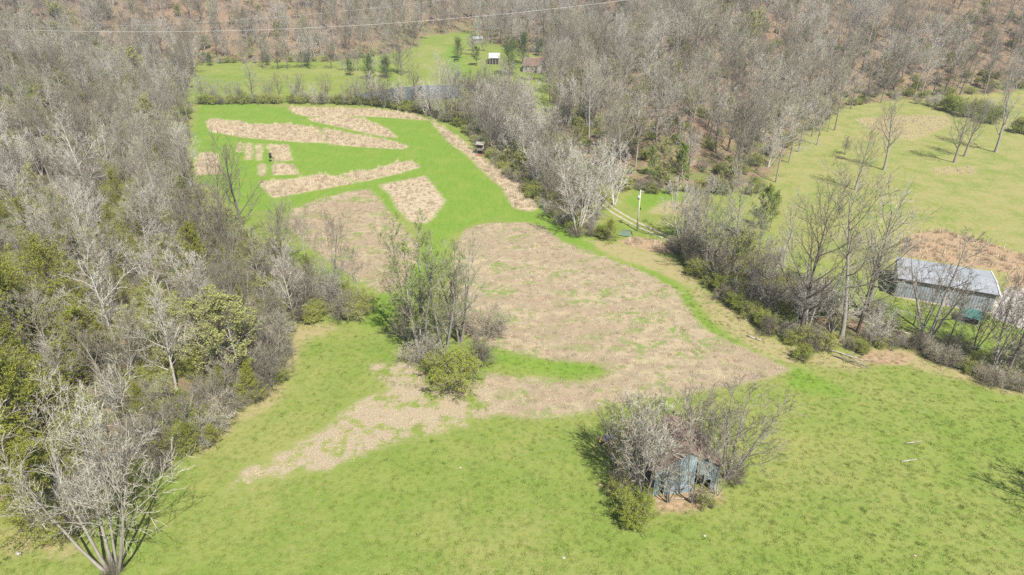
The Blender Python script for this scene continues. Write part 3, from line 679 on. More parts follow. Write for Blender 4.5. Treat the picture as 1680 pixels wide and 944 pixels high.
# ---- far buildings
def house(name, label, px, py, wd, dp, hw, hr, rz, wall, roof, ridge_x=True, windows=3):
    x, y = G(px, py); t = thing(name, label, 'building', (x, y, h1(x, y)), rz)
    m = MB().box(-wd / 2, wd / 2, 0, dp, -1, hw)
    if ridge_x: m.poly([(-wd / 2, 0, hw), (-wd / 2, dp, hw), (-wd / 2, dp / 2, hr), (wd / 2, 0, hw), (wd / 2, dp, hw), (wd / 2, dp / 2, hr)], [[0, 2, 1], [3, 4, 5]])
    else: m.poly([(-wd / 2, 0, hw), (wd / 2, 0, hw), (0, 0, hr), (-wd / 2, dp, hw), (wd / 2, dp, hw), (0, dp, hr)], [[0, 1, 2], [3, 5, 4]])
    m.build('wall', wall, t); e = .4
    if ridge_x:
        m = MB().slab((-wd / 2 - e, -e, hw - .05), (wd / 2 + e, -e, hw - .05), (wd / 2 + e, dp / 2, hr + .08), (-wd / 2 - e, dp / 2, hr + .08), .08)
        m.slab((-wd / 2 - e, dp / 2, hr + .08), (wd / 2 + e, dp / 2, hr + .08), (wd / 2 + e, dp + e, hw - .05), (-wd / 2 - e, dp + e, hw - .05), .08)
    else:
        m = MB().slab((-wd / 2 - e, -e, hw - .05), (0, -e, hr + .08), (0, dp + e, hr + .08), (-wd / 2 - e, dp + e, hw - .05), .08)
        m.slab((0, -e, hr + .08), (wd / 2 + e, -e, hw - .05), (wd / 2 + e, dp + e, hw - .05), (0, dp + e, hr + .08), .08)
    r = m.build('roof', roof, t)
    for i in range(windows):
        xx = -wd / 2 + wd * (i + .5) / windows
        f = MB().box(xx - .5, xx + .5, -.06, -.01, 1.0, 2.2).build('window', M_white, t); MB().box(xx - .42, xx + .42, -.09, -.065, 1.08, 2.12).build('pane', M_glass, f)
    return t, r
t, r = house('farm_outbuilding', 'bright white metal roofed barn with dark open bays beside the big dark evergreen', 811, 106, 4.6, 12.5, 3.1, 4.3, .02, M_wood, M_white, True, 0)
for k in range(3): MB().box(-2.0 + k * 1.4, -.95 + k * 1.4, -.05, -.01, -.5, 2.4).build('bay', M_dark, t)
t, r = house('farmhouse', 'brown roofed farmhouse with pale front gable at the head of the valley', 874, 119, 9, 15, 2.9, 5.0, -.12, M_brick, M_brown, True, 3)
m = MB(); m.poly([(2.0, -2.2, -1), (6.2, -2.2, -1), (6.2, -2.2, 2.9), (2.0, -2.2, 2.9), (4.1, -2.2, 4.4), (2.0, .5, -1), (6.2, .5, -1), (6.2, .5, 2.9), (2.0, .5, 2.9), (4.1, 3, 4.4)],
     [[0, 1, 2, 4, 3], [1, 6, 7, 2], [5, 0, 3, 8]]); m.build('gable_wing', M_brick, t)
m = MB().slab((1.6, -2.5, 2.8), (4.1, -2.5, 4.5), (4.1, 3.4, 4.5), (1.6, 3.4, 2.8), .07); m.slab((4.1, -2.5, 4.5), (6.6, -2.5, 2.8), (6.6, 3.4, 2.8), (4.1, 3.4, 4.5), .07)
m.build('wing_roof', M_tarp, t)
MB().box(-3.2, -2.5, 6.5, 7.2, 3, 6.2).build('chimney', M_brown, t)
t, r = house('grey_cottage', 'small grey roofed cottage half hidden by trees behind the white barn', 784, 71, 5.5, 4, 2.2, 3.3, .15, M_brick, M_roofgrey, True, 2)
# ---- black cow
x, y = G(748, 102)
def animal_mesh(pts, edges, rad_, name, mat):
    me = bpy.data.meshes.new(name); me.from_pydata(pts, edges, []); o = link(name, me)
    md = o.modifiers.new('skin', 'SKIN'); 
    for i, r_ in enumerate(rad_): me.skin_vertices[0].data[i].radius = (r_, r_) if not isinstance(r_, tuple) else r_
    me.skin_vertices[0].data[0].use_root = True
    o.modifiers.new('sub', 'SUBSURF').levels = 1; o.modifiers['sub'].render_levels = 2
    me.materials.append(mat); return o
pts = [(-.7, 0, 1.0), (-.1, 0, .95), (.55, 0, 1.02), (.95, 0, .95), (1.3, 0, .55), (1.5, 0, .22), (-.75, .2, .85), (-.62, .22, .6), (-.82, .22, .36), (-.78, .22, .04),
       (-.75, -.2, .85), (-.58, -.22, .6), (-.75, -.22, .36), (-.70, -.22, .04), (.6, .18, .7), (.62, .2, .42), (.6, .2, .04), (.6, -.18, .7), (.72, -.2, .42), (.7, -.2, .04), (-.95, 0, 1.0), (-1.02, 0, .5),
       (1.22, .2, .62), (1.22, -.2, .62)]
ed = [(0, 1), (1, 2), (2, 3), (3, 4), (4, 5), (0, 6), (6, 7), (7, 8), (8, 9), (0, 10), (10, 11), (11, 12), (12, 13), (2, 14), (14, 15), (15, 16), (2, 17), (17, 18), (18, 19), (0, 20), (20, 21), (4, 22), (4, 23)]
rd = [.30, .34, .31, .20, .14, .09, .17, .11, .07, .06, .17, .11, .07, .06, .12, .075, .055, .12, .075, .055, .05, .03, .04, .04]
cow = animal_mesh(pts, ed, rd, 'cow', M_hide); cow.location = (x, y, h1(x, y)); cow.rotation_euler = (0, 0, .5); cow.scale = (1.25,) * 3
cow['label'] = 'black cow grazing head down in the green field below the white barn'; cow['category'] = 'cow'
# ---- dead wood, boards, stones
def dead_branch(name, px, py, L, ang, seed, label, r=.12, z=.1, mat=None, cat='fallen branch', rise=.02):
    rng = np.random.default_rng(seed); x, y = G(px, py); T = Geo()
    D = np.array([[math.cos(ang), math.sin(ang), rise]]); pts, ds = paths(np.array([[0., 0, r * .7]]), D, np.array([L]), 7, .07, 0, rng)
    T.tubes(pts, rads(np.array([r]), 7, .3), 6)
    p1, d1, L1, R1 = kids(pts, ds, np.array([L]), np.array([r]), 7, .2, 1., 45, 25, .36, .3, rng); d1[:, 2] = np.abs(d1[:, 2]) * .4
    q1, e1 = paths(p1, d1, L1, 4, .12, 0, rng); T.tubes(q1, rads(R1, 4, .3), 4)
    p2, d2, L2, R2 = kids(q1, e1, L1, R1, 5, .2, 1., 50, 30, .5, .3, rng); T.blades(p2, d2, L2, .03, rng)
    o = link(name, T.mesh(name, [mat or M_palewood], True), label=label, category=cat); o.location = (x, y, 0); return o
def log(px0, py0, px1, py1, r, label, mat=None):
    a = G(px0, py0); b = G(px1, py1); m = MB(); mx = ((a[0] + b[0]) / 2, (a[1] + b[1]) / 2); v = Vector((b[0] - a[0], b[1] - a[1], 0)) / 2
    m.bar(-v + Vector((0, 0, r * .9)), v * .1 + Vector((v.y * .06, -v.x * .06, r)), r, 8, r * .85); m.bar(v * .1 + Vector((v.y * .06, -v.x * .06, r)), v + Vector((0, 0, r * .8)), r * .85, 8, r * .6)
    o = m.build('log', mat or M_palewood, None, True, label=label, category='log'); o.location = (*mx, 0)
dead_branch('fallen_branch', 1345, 572, 9.5, -.42, 3, 'long bleached fallen limb at the foot of the creek trees', .16)
dead_branch('fallen_branch', 1366, 584, 5.5, -.75, 4, 'darker fallen limb lying just in front of the long bleached one', .14, mat=M_wood)
dead_branch('fallen_branch', 1407, 604, 2.2, .4, 6, 'small tangle of white dead twigs in the grass below the fallen limbs', .05)
dead_branch('fallen_branch', 1515, 560, 4.5, .2, 9, 'pale brush pile of dead limbs under the creek trees near the shed', .09)
dead_branch('fallen_branch', 1530, 563, 4., 2.2, 10, 'grey dead limbs heaped beside the brush pile near the shed', .08)
log(1226, 552, 1249, 560, .16, 'straight pale log lying on the mown grass by the creek')
log(1218, 522, 1232, 530, .08, 'thin grey pole lying at the edge of the creek bushes')
log(660, 604, 690, 600, .07, 'thin bleached stick lying in the grass below the tall clump of trees')
log(1478, 758, 1504, 754, .09, 'weathered stick in the right hand pasture, nearer of the two')
log(1486, 728, 1512, 724, .07, 'weathered stick in the right hand pasture, farther of the two')
def stone(px, py, s, label, mat=None):
    rng = random.Random(int(px)); x, y = G(px, py); m = MB(); V_ = []; F_ = []
    n, k = 8, 5
    for i in range(1, k):
        for j in range(n):
            a = j * 6.283 / n; e = i * math.pi / k; q = s * rng.uniform(.8, 1.15)
            V_.append((q * math.sin(e) * math.cos(a) * 1.2, q * math.sin(e) * math.sin(a), q * .6 * math.cos(e)))
    V_ += [(0, 0, s * .6), (0, 0, -s * .6)]; F_ = [[(i * n + j), (i * n + (j + 1) % n), ((i + 1) * n + (j + 1) % n), ((i + 1) * n + j)] for i in range(k - 2) for j in range(n)]
    F_ += [[len(V_) - 2, (j + 1) % n, j] for j in range(n)] + [[len(V_) - 1, (k - 2) * n + j, (k - 2) * n + (j + 1) % n] for j in range(n)]
    o = m.poly(V_, F_).build('stone', mat or M_stone, None, True, label=label, category='stone'); o.location = (x, y, s * .25)
stone(31, 909, .28, 'white stone in the grass at the lower left corner')
stone(925, 916, .17, 'small pinkish stone in the open pasture nearest the viewer')
stone(755, 768, .15, 'small tan stone in the pasture left of the derelict barn')
stone(1156, 880, .16, 'flat tan stone in the grass in front of the derelict barn')
stone(984, 796, .2, 'reddish stone at the left foot of the overgrown barn', plain('reddish_stone', (.42, .27, .2)))
stone(1501, 912, .13, 'tiny pale stone low in the right hand pasture')

# ------------------------------------------------------------------ individually placed trees
HEROES = []     # (x, y, radius) kept clear by the scattered ones
def hero(name, kind, var, px, py, topy, label, cat='tree', wide=1.0, group=None, rz=None):
    x, y = G(px, py); H = h_for(px, py, topy); s = H / BASEH[kind]
    HEROES.append((x, y, 2.2))
    t = place(name, kind, var, x, y, s * wide, label, cat, group, rz, 1 / wide)
    return t
# big pale tree lower left, built on its own
T, C = make_tree(901, 18.5, .15, stems=6, dirs=[(110, 4), (15, 12), (-5, 27), (160, 12), (60, 18), (185, 26)], cb=.26, nl=10, la=(48, 24), lr=.31, lf=.3, ltrop=.11, wig=.11, b2=6, b3=5, tw=4, tww=.016, b2r=.5, r3=.014)
KIND['big_pale'] = [(T.mesh('big_pale_trunk', [varied('silver_bark', (.19, .172, .148), (.32, .295, .255))], True), C.mesh('big_pale_crown', [TWIG['pale']]))]; BASEH['big_pale'] = 18.0
hero('bare_tree', 'big_pale', 0, 184, 938, 640, 'large silvery bare tree with many spreading stems, lower left at the wood edge', rz=0., wide=1.05)
hero('brush', 'brush', 0, 190, 948, 925, 'low dry brush round the foot of the big silvery tree', 'brush', .8)
# tall clump in the middle of the fields
KIND['clump'] = []
for s_, (lf_, tw_) in enumerate([('greenbud', 1), ('bare', 0), ('bare', 0)]):
    T, C = make_tree(910 + s_, 18, .24, stems=4, splay=.24, cb=.22, nl=11, la=(46, 24), lr=.28, b2=6, b3=5, tw=5, bud=2.6 if tw_ else 0.7, budsize=.06)
    KIND['clump'].append((T.mesh('clump_trunk', [BARK['grey']], True), C.mesh('clump_crown', [TWIG['grey'], LEAF['fresh']])))
BASEH['clump'] = 17.0
hero('budding_tree', 'clump', 0, 688, 578, 372, 'tall many stemmed tree with green buds, left of the clump amid the fields', wide=1.05, rz=1.0)
hero('bare_tree', 'clump', 1, 729, 583, 400, 'tall bare grey tree in the middle of the clump amid the fields', wide=.9)
hero('bare_tree', 'clump', 2, 755, 560, 392, 'tall upright bare tree, rightmost of the clump amid the fields', wide=1.0, rz=2.2)
hero('bare_tree', 'multi', 1, 668, 572, 480, 'short crooked bare tree at the left foot of the clump amid the fields')
hero('brush', 'brush', 0, 682, 594, 566, 'tangle of grey brush at the left foot of the clump amid the fields', 'brush', 1.1)
hero('brush', 'brush', 1, 712, 596, 556, 'dark brush between the trunks of the clump amid the fields', 'brush', 1.1)
hero('shrub', 'shrub', 0, 753, 636, 593, 'round yellow green bush in front of the clump amid the fields', 'bush', 1.15)
hero('shrub', 'shrub', 1, 722, 612, 582, 'olive green bush left of the round one below the clump', 'bush', 1.)
hero('brush', 'brush', 1, 783, 604, 566, 'grey leafless brush at the right foot of the clump amid the fields', 'brush', 1.1)
hero('brush', 'brush', 0, 796, 550, 506, 'reddish stemmed thicket standing alone right of the clump in dry grass', 'brush', 1.2)
# trees round the barn
hero('bare_tree', 'multi', 0, 1056, 820, 655, 'bare twisted tree against the left corner of the derelict barn', wide=.95, rz=.3)
hero('bare_tree', 'open', 1, 1134, 824, 690, 'slim bare forked tree in front of the derelict barn gable', wide=.7, rz=1.9)
hero('bare_tree', 'open', 2, 1192, 785, 640, 'wide dark bare tree at the right side of the derelict barn', wide=1.15, rz=2.0)
hero('bare_tree', 'multi', 2, 1044, 790, 655, 'grey many stemmed tree on the left side of the derelict barn', wide=1.1, rz=3)
hero('bare_tree', 'multi', 1, 1048, 752, 625, 'bare tree behind the left side of the derelict barn', wide=.9, rz=4)
hero('bare_tree', 'multi', 1, 1128, 722, 620, 'bare tree growing right behind the derelict barn', wide=1.0, rz=5)
hero('bare_tree', 'open', 2, 1010, 765, 660, 'low leaning bare tree beside the small farm machine', wide=1.0, rz=.8)
hero('bare_tree', 'open', 0, 1096, 824, 715, 'thin bare sapling at the doorway of the derelict barn', wide=.7, rz=2.5)
hero('bare_tree', 'open', 1, 1176, 812, 705, 'spreading bare sapling before the right corner of the derelict barn', wide=.7, rz=.5)
hero('bare_tree', 'open', 2, 1150, 790, 655, 'bare tree rising beside the roof of the derelict barn', wide=.85, rz=4.4)
hero('brush', 'brush', 0, 1022, 798, 768, 'purplish brush tangle at the left of the derelict barn', 'brush', 1.0)
hero('brush', 'brush', 1, 1048, 800, 776, 'dark brush tangle against the left wall of the derelict barn', 'brush', .9)
hero('brush', 'brush', 0, 1206, 792, 768, 'dry brush tangle at the right corner of the derelict barn', 'brush', .9)
hero('shrub', 'shrub', 0, 1036, 852, 815, 'large yellow green bush at the left front of the derelict barn', 'bush', 1.0)
hero('shrub', 'shrub', 2, 1008, 812, 792, 'darker green bush just left of the barn brush', 'bush', .8)
hero('shrub', 'shrub', 1, 1158, 832, 812, 'thin green bush at the right front of the derelict barn', 'bush', .7)
hero('bare_tree', 'multi', 1, 1768, 842, 690, 'bare tree crown reaching in at the right edge of the near pasture', wide=1.15)
# right pasture trees
for i, (a, b, c_, k, v, lab, wd) in enumerate([
    (1340, 238, 172, 'field', 1, 'bare tree standing out from the wood corner at the top left of the right pasture', .8),
    (1358, 216, 152, 'forest', 0, 'slender pale bare tree second out from the wood corner by the right pasture', .9),
    (1369, 214, 120, 'forest', 4, 'dark trunked bare tree at the wood corner of the right pasture', 1.0),
    (1386, 254, 222, 'multi', 0, 'small bushy bare tree casting a dark shadow in the right pasture', 1.1),
    (1450, 279, 172, 'field', 1, 'fine forked bare tree standing alone in the middle of the right pasture', 1.0),
    (1403, 312, 215, 'field', 0, 'slim bare tree, lowest of those scattered in the right pasture', .95),
    (1565, 267, 172, 'field', 0, 'leaning grey bare tree, left of the trio in the right pasture', 1.0),
    (1582, 257, 168, 'field', 1, 'pale crowned bare tree, middle of the trio in the right pasture', 1.0),
    (1633, 250, 134, 'field', 1, 'wide crowned bare tree, right of the trio in the right pasture', 1.0)]):
    hero('bare_tree', k, v, a, b, c_, lab, wide=wd)
for i, (a, b, c_, lab) in enumerate([(1560, 183, 150, 'dark green thicket at the far edge of the right pasture'), (1590, 192, 158, 'bright green thicket right of the dark one at the far edge of the right pasture'),
    (1625, 202, 170, 'olive thicket under the wide crowned tree in the right pasture'), (1676, 218, 186, 'green thicket at the right end of the far pasture edge')]):
    hero('shrub', 'shrub', i, a, b, c_ + 10, lab, 'bush', 1.1)
# creek row on the right
for a, b, c_, k, v, wd, lab in [
    (1157, 448, 300, 'forest', 5, .95, 'tall slim pale tree at the upper end of the creek row where the track passes'),
    (1197, 465, 292, 'forest', 1, 1.0, 'tall grey tree second along the creek row from the track'),
    (1172, 440, 335, 'multi', 0, 1.0, 'many stemmed grey tree between the first two tall ones of the creek row'),
    (1242, 474, 372, 'multi', 1, 1.1, 'short spreading grey tree in the creek row below the green budding tree'),
    (1283, 442, 322, 'forest', 0, .9, 'slender bare tree beyond the creek row, right of the green budding tree'),
    (1312, 552, 335, 'spread', 1, .85, 'tall pale trunked tree in front of the creek row with broken limbs'),
    (1380, 556, 312, 'forest', 3, 1.1, 'tall forked tree standing mid creek row left of the metal shed'),
    (1407, 545, 395, 'spread', 0, .9, 'dark limbed leaning tree low in the creek row left of the shed'),
    (1420, 512, 330, 'spread', 1, .9, 'round crowned grey tree just left of the metal shed'),
    (1510, 545, 425, 'open', 1, .7, 'dark broken trunked tree in front of the metal shed'),
    (1524, 556, 385, 'open', 1, 1.3, 'pinkish fine twigged tree rising over the metal shed roof'),
    (1567, 540, 492, 'multi', 0, .6, 'small crooked bare sapling just left of the teal roofed shelter'),
    (1600, 575, 470, 'open', 0, .8, 'bare tree in front of the right end of the metal shed'),
    (1632, 608, 455, 'open', 2, .9, 'dark twisted tree at the right end of the creek row'),
    (1650, 618, 440, 'forest', 4, 1.0, 'dark leaning trunk at the right edge below the shed yard'),
    (1715, 640, 440, 'spread', 1, .8, 'bare tree at the right border of the view by the creek')]:
    hero('bare_tree', k, v, a, b, c_, lab, wide=wd)
for a, b, c_, v, lab in [(978, 352, 228, 3, 'tall pale tree at the lower tip of the creek belt beside the track'), (1008, 336, 240, 4, 'pale many stemmed tree where the track leaves the creek belt'),
    (1118, 400, 300, 3, 'pale many stemmed tree at the right end of the open track'), (1138, 392, 296, 0, 'grey many stemmed tree just beyond the right end of the track'), (948, 384, 262, 4, 'low spreading pale tree on the field side of the creek belt tip')]:
    hero('bare_tree', 'multi', v, a, b, c_, lab, wide=1.05)
hero('budding_tree', 'greenbud', 0, 1247, 402, 312, 'bright green budding tree behind the creek row', wide=1.0)
hero('budding_tree', 'budding', 0, 1262, 380, 318, 'pale green budding tree just behind the bright green one', wide=1.0)
hero('cedar_tree', 'cedar', 1, 1000, 396, 363, 'small dark round evergreen left of the green canvas shelter', wide=1.6)
# left wood: trees with a look of their own
for a, b, c_, wd, lab in [
    (60, 590, 378, 1.25, 'largest olive green cedar at the left edge of the picture'), (10, 560, 400, 1.2, 'olive cedar cut by the left edge, above the others'),
    (112, 545, 405, 1.2, 'full olive cedar right of the largest one'), (150, 640, 498, 1.25, 'broad yellowish cedar standing alone right of the cedar group'),
    (30, 690, 520, 1.3, 'dark cedar under the largest one at the left edge'), (70, 770, 598, 1.2, 'bright olive cedar behind the big silvery tree'),
    (15, 830, 640, 1.3, 'drooping cedar at the left edge behind the big silvery tree'), (72, 868, 725, 1.3, 'lowest cedar left of the big silvery tree'),
    (120, 800, 690, 1.2, 'shaggy cedar directly behind the big silvery tree trunk'), (335, 478, 368, 1.15, 'bright green cedar alone amid bare grey trees in the left wood'),
    (196, 420, 345, 1.0, 'small dark cedar between bare trees in the left wood'), (18, 395, 318, 1.2, 'cedar high on the left edge above the cedar group'),
    (62, 420, 325, 1.1, 'cedar just right of the high one on the left edge'), (120, 460, 372, 1.0, 'slim cedar above the cedar group in the left wood'),
    (238, 450, 395, 1.0, 'tiny cedar low among grey trunks in the left wood'), (316, 742, 700, 1.4, 'small bright cedar at the lower wood edge'),
    (352, 732, 700, 1.3, 'small dark cedar at the lower wood edge, right of the bright one'), (268, 580, 505, 1.0, 'half hidden cedar in the middle of the left wood'),
    (330, 640, 570, 1.0, 'half hidden cedar near the wood edge below the yellow budding tree'), (408, 660, 598, 1.2, 'dark cedar at the wood edge beside the near pasture'),
    (95, 700, 590, 1.2, 'olive cedar between the broad yellowish one and the left edge')]:
    hero('cedar_tree', 'cedar', int(a), a, b, c_, lab, wide=wd)
for a, b, c_, k, v, wd, lab in [
    (395, 640, 490, 'budding', 0, 1.35, 'pale yellow flowering tree at the edge of the left wood above the near pasture'),
    (345, 628, 498, 'budding', 1, 1.2, 'pale yellow flowering tree left of the other at the edge of the left wood'),
    (128, 130, 62, 'budding', 1, 1.3, 'yellow budding tree high on the left hillside'), (235, 160, 92, 'budding', 0, 1.2, 'faint yellow budding tree right of the other on the left hillside'),
    (250, 235, 162, 'budding', 1, 1.2, 'yellow green budding tree in the left wood level with the far field'), (1045, 270, 205, 'budding', 0, 1.2, 'yellow budding tree in the wood right of the creek'),
    (925, 205, 150, 'budding', 2, 1.3, 'small yellow budding tree at the lane between the two woods'), (1215, 150, 70, 'budding', 1, 1.3, 'faint yellow budding tree on the right hillside'),
    (1112, 310, 240, 'greenbud', 0, 1.0, 'green budding tree at the foot of the right hand wood'), (1065, 310, 245, 'greenbud', 0, .9, 'green budding tree above the pole at the wood foot')]:
    x, y = G(a, b); 
    hero('budding_tree', k, v, a, b, c_, lab, wide=wd)
hero('bare_tree', 'darkwide', 0, 402, 394, 238, 'dark limbed wide tree standing against the far field at the wood edge', wide=.9, rz=.4)
hero('bare_tree', 'darkwide', 1, 366, 388, 262, 'dark limbed tree just left of the wide one against the far field', wide=.9, rz=2.4)
T, C = make_tree(931, 17, .20, cb=.22, nl=16, la=(50, 24), lr=.36, wig=.10, b3=6, tw=4)
KIND['palewild'] = [(T.mesh('palewild_trunk', [BARK['pale']], True), C.mesh('palewild_crown', [TWIG['pale']]))]; BASEH['palewild'] = 17.
for a, b, c_, wd, lab in [(192, 570, 418, 1.2, 'white limbed tree in the middle of the left wood'), (290, 640, 470, 1.0, 'white leaning tree left of the yellow flowering ones'),
    (145, 420, 300, 1.0, 'white trunked tree upper left of the bright green lone cedar'), (485, 535, 420, .9, 'slim white tree at the tip of the wood nearest the fields'),
    (40, 330, 195, 1.0, 'white twisted tree near the left edge above the cedars'), (150, 330, 185, 1.1, 'white crowned tree in the upper left wood')]:
    hero('bare_tree', 'palewild', 0, a, b, c_, lab, wide=wd)
# far middle
hero('evergreen_tree', 'cedar', 0, 836, 124, 72, 'large dark glossy evergreen right of the white barn', wide=1.15)
KIND['magnolia'] = []
T, C = make_cedar(951, 11, 3.6, nl=80, top=.75, dens=1.2); KIND['magnolia'].append((T.mesh('magnolia_trunk', [BARK['dark']]), C.mesh('magnolia_crown', [LEAF['deep']]))); BASEH['magnolia'] = 11.
for ob in [o for o in sc.objects if o.get('label', '') == 'large dark glossy evergreen right of the white barn']:
    for ch in ob.children: ch.data = KIND['magnolia'][0][0 if ch.name.startswith('trunk') else 1]
for a, b, c_, wd, lab in [(857, 105, 62, 1.0, 'tall dark evergreen behind the glossy one by the white barn'), (606, 130, 95, 1.3, 'dark evergreen left of the pond'), (633, 128, 97, 1.4, 'dark round evergreen nearest the pond on its left'),
    (914, 84, 52, 1.3, 'dark evergreen above the brown roofed farmhouse'), (886, 92, 66, 1.0, 'small evergreen just left of the one above the farmhouse'),
    (575, 124, 100, 1.2, 'low evergreen among bare trees left of the pond'), (752, 96, 66, 1.2, 'dark evergreen left of the grey cottage'), (345, 108, 90, 1.3, 'low evergreen at the foot of the far hill, top left of the field'),
    (440, 107, 90, 1.1, 'tiny evergreen at the foot of the far hill'), (505, 108, 90, 1.4, 'wide low evergreen at the foot of the far hill')]:
    hero('evergreen_tree', 'magnolia', 0, a, b, c_, lab, wide=wd)
hero('bare_tree', 'spread', 1, 776, 92, 56, 'bare tree screening the grey cottage behind the white barn', wide=1.2)
hero('bare_tree', 'multi', 1, 795, 84, 56, 'small bare tree right in front of the grey cottage', wide=1.2)
hero('bare_tree', 'multi', 0, 778, 84, 56, 'small bare tree at the left front of the grey cottage', wide=1.3)
hero('bare_tree', 'multi', 2, 868, 132, 88, 'bare tree directly in front of the farmhouse', wide=1.2)
hero('bare_tree', 'spread', 0, 900, 128, 80, 'bare tree in front of the right end of the farmhouse', wide=1.2)
hero('budding_tree', 'greenbud', 0, 782, 108, 78, 'yellow green tree left of the white barn', wide=1.4)
hero('bare_tree', 'palewild', 0, 720, 168, 92, 'tall white sycamore like tree rising in front of the pond', wide=1.1)
hero('bare_tree', 'palewild', 0, 738, 166, 105, 'smaller white tree just right of the tall white one by the pond', wide=1.0)
hero('bare_tree', 'spread', 0, 660, 124, 52, 'round crowned bare tree at the field edge left of the pond', wide=1.2)
# hedge and thin trees along the top of the fields
hg = 'thin bare trees along the hedge at the top of the fields'
rng = random.Random(77)
def along(pl, step, jit):
    pl = [Vector(p) for p in pl]; out = []; carry = 0
    for a, b in zip(pl, pl[1:]):
        L = (b - a).length; t = carry
        while t < L:
            p = a.lerp(b, t / L); out.append((p.x + rng.uniform(-jit, jit), p.y + rng.uniform(-jit, jit))); t += step * rng.uniform(.7, 1.3)
        carry = t - L
    return out
for x, y in along(GP([(332, 168), (480, 166), (600, 169), (700, 184)]), 5.2, 1.6):
    place('bare_tree', rng.choice(['multi', 'multi', 'spread']), rng.randrange(6), x, y, rng.uniform(.6, .95), 'thin bare tree in the hedge along the far edge of the mown fields', 'tree', hg)
for x, y in along(GP([(430, 113), (520, 112), (600, 118), (655, 122)]), 7, 3):
    place('bare_tree', rng.choice(['multi', 'spread']), rng.randrange(6), x, y, rng.uniform(.7, 1.0), 'bare tree in the loose row beyond the hedge by the pond', 'tree', 'bare trees in the loose row beyond the hedge')
for x, y in along(GP([(585, 172), (700, 188), (755, 206)]), 5.5, 1.8):
    place('bare_tree', rng.choice(['multi', 'spread', 'multi']), rng.randrange(8), x, y, rng.uniform(.75, 1.1), 'bare grey tree standing between the mown fields and the pond', 'tree', 'bare trees between the fields and the pond')
SH = [  # (polyline px, step, jitter, size range, kinds, label, group)
    ([(328, 171), (480, 169), (600, 172), (700, 187)], 1.9, 1.2, (.8, 1.35), ('shrub', 'shrub', 'brush'), 'low bush in the hedge along the far edge of the mown fields', 'bushes of the far hedge'),
    ([(700, 188), (760, 210), (800, 254), (840, 290), (880, 325), (922, 366), (955, 390), (1000, 394)], 2.4, 1.2, (.6, 1.1), ('brush', 'shrub', 'brush', 'shrub'), 'low bush at the field side foot of the creek trees', 'bushes along the upper creek'),
    ([(1120, 420), (1170, 470), (1230, 518), (1290, 556), (1340, 570)], 1.5, 1.8, (.6, 1.1), ('shrub', 'brush', 'shrub', 'brush'), 'bush at the foot of the creek row', 'bushes along the lower creek'),
    ([(1340, 572), (1400, 575), (1440, 560)], 1.9, 1.5, (.5, .8), ('brush', 'shrub', 'brush'), 'low brush around the fallen limbs by the creek', 'brush around the fallen limbs'),
    ([(1440, 560), (1500, 575), (1560, 600), (1620, 630), (1700, 650)], 1.3, 1.8, (.55, .95), ('brush', 'brush', 'shrub'), 'tangled brush at the lower end of the creek by the shed', 'brush at the lower end of the creek'),
    ([(1120, 405), (1180, 440), (1240, 470), (1300, 500)], 2.6, 1.5, (.6, 1.0), ('brush', 'shrub'), 'brush between the creek row and the gravel track', 'brush beside the gravel track'),
    ([(1000, 304), (1070, 315), (1130, 316), (1250, 316)], 2.4, 1.6, (.7, 1.3), ('shrub', 'shrub', 'brush'), 'bush at the foot of the right hand wood', 'bushes at the foot of the right hand wood'),
    ([(110, 872), (200, 806), (318, 733), (395, 680), (448, 640), (464, 600), (464, 560), (478, 522)], 1.9, 1.0, (.6, 1.1), ('brush', 'shrub', 'brush'), 'low brush along the lower edge of the left wood', 'brush along the left wood edge'),
    ([(90, 860), (195, 795), (305, 722), (385, 668), (436, 630), (450, 590), (452, 555), (462, 515)], 2.4, 1.6, (1.1, 1.7), ('brush', 'brush', 'brush', 'shrub'), 'tall thicket just inside the lower edge of the left wood', 'thickets inside the left wood edge'),
    ([(478, 520), (555, 520), (605, 512)], 1.5, 1.6, (.8, 1.5), ('shrub', 'brush'), 'brush at the tip of the left wood', 'brush at the tip of the left wood'),
    ([(1500, 172), (1560, 176), (1650, 190)], 3.2, 2, (.9, 1.4), ('shrub', 'brush'), 'bush beyond the right pasture', 'bushes beyond the right pasture'),
    ([(340, 104), (430, 103), (540, 101), (620, 92)], 4.5, 1.5, (.7, 1.2), ('shrub', 'brush', 'brush'), 'low bush at the foot of the far wooded hill', 'bushes at the foot of the far hill')]
for pl_, st, jt, (s0, s1), kk, lab, grp in SH:
    for x, y in along(GP(pl_), st, jt):
        k = rng.choice(kk); place(k if k == 'shrub' else 'brush', k, rng.randrange(6), x, y, rng.uniform(s0, s1), ('green leafy ' if k == 'shrub' else 'grey leafless ') + lab, 'bush', grp + (', leafy' if k == 'shrub' else ', leafless'))
for x, y in along(GP([(150, 825), (300, 715), (380, 662), (430, 620), (445, 575), (450, 530), (500, 505), (560, 505), (600, 505)]), 4.2, 1.5):
    place('bare_tree', 'multi', rng.randrange(8), x, y, rng.uniform(.6, .9), 'many stemmed small bare tree along the lower edge of the left wood', 'tree', 'small bare trees along the lower edge of the left wood')
for x, y in along(GP([(1128, 425), (1180, 455), (1250, 500), (1320, 545), (1420, 560)]), 6.0, 2.0):
    k = rng.choice(['multi', 'budding', 'multi']); place('budding_tree' if k == 'budding' else 'bare_tree', k, rng.randrange(8), x, y, rng.uniform(.75, 1.0),
          ('pale budding tree' if k == 'budding' else 'many stemmed bare tree') + ' in the lower creek row', 'tree', 'trees of the lower creek row')
for px, py, s_, lab in [(512, 528, 1.0, 'vivid green bush at the tip of the left wood beside the dry clearing'), (1318, 590, .9, 'bright yellow green bush in front of the tall pale trunked creek tree')]:
    x, y = G(px, py); place('shrub', 'shrub', 0, x, y, s_, lab, 'bush')
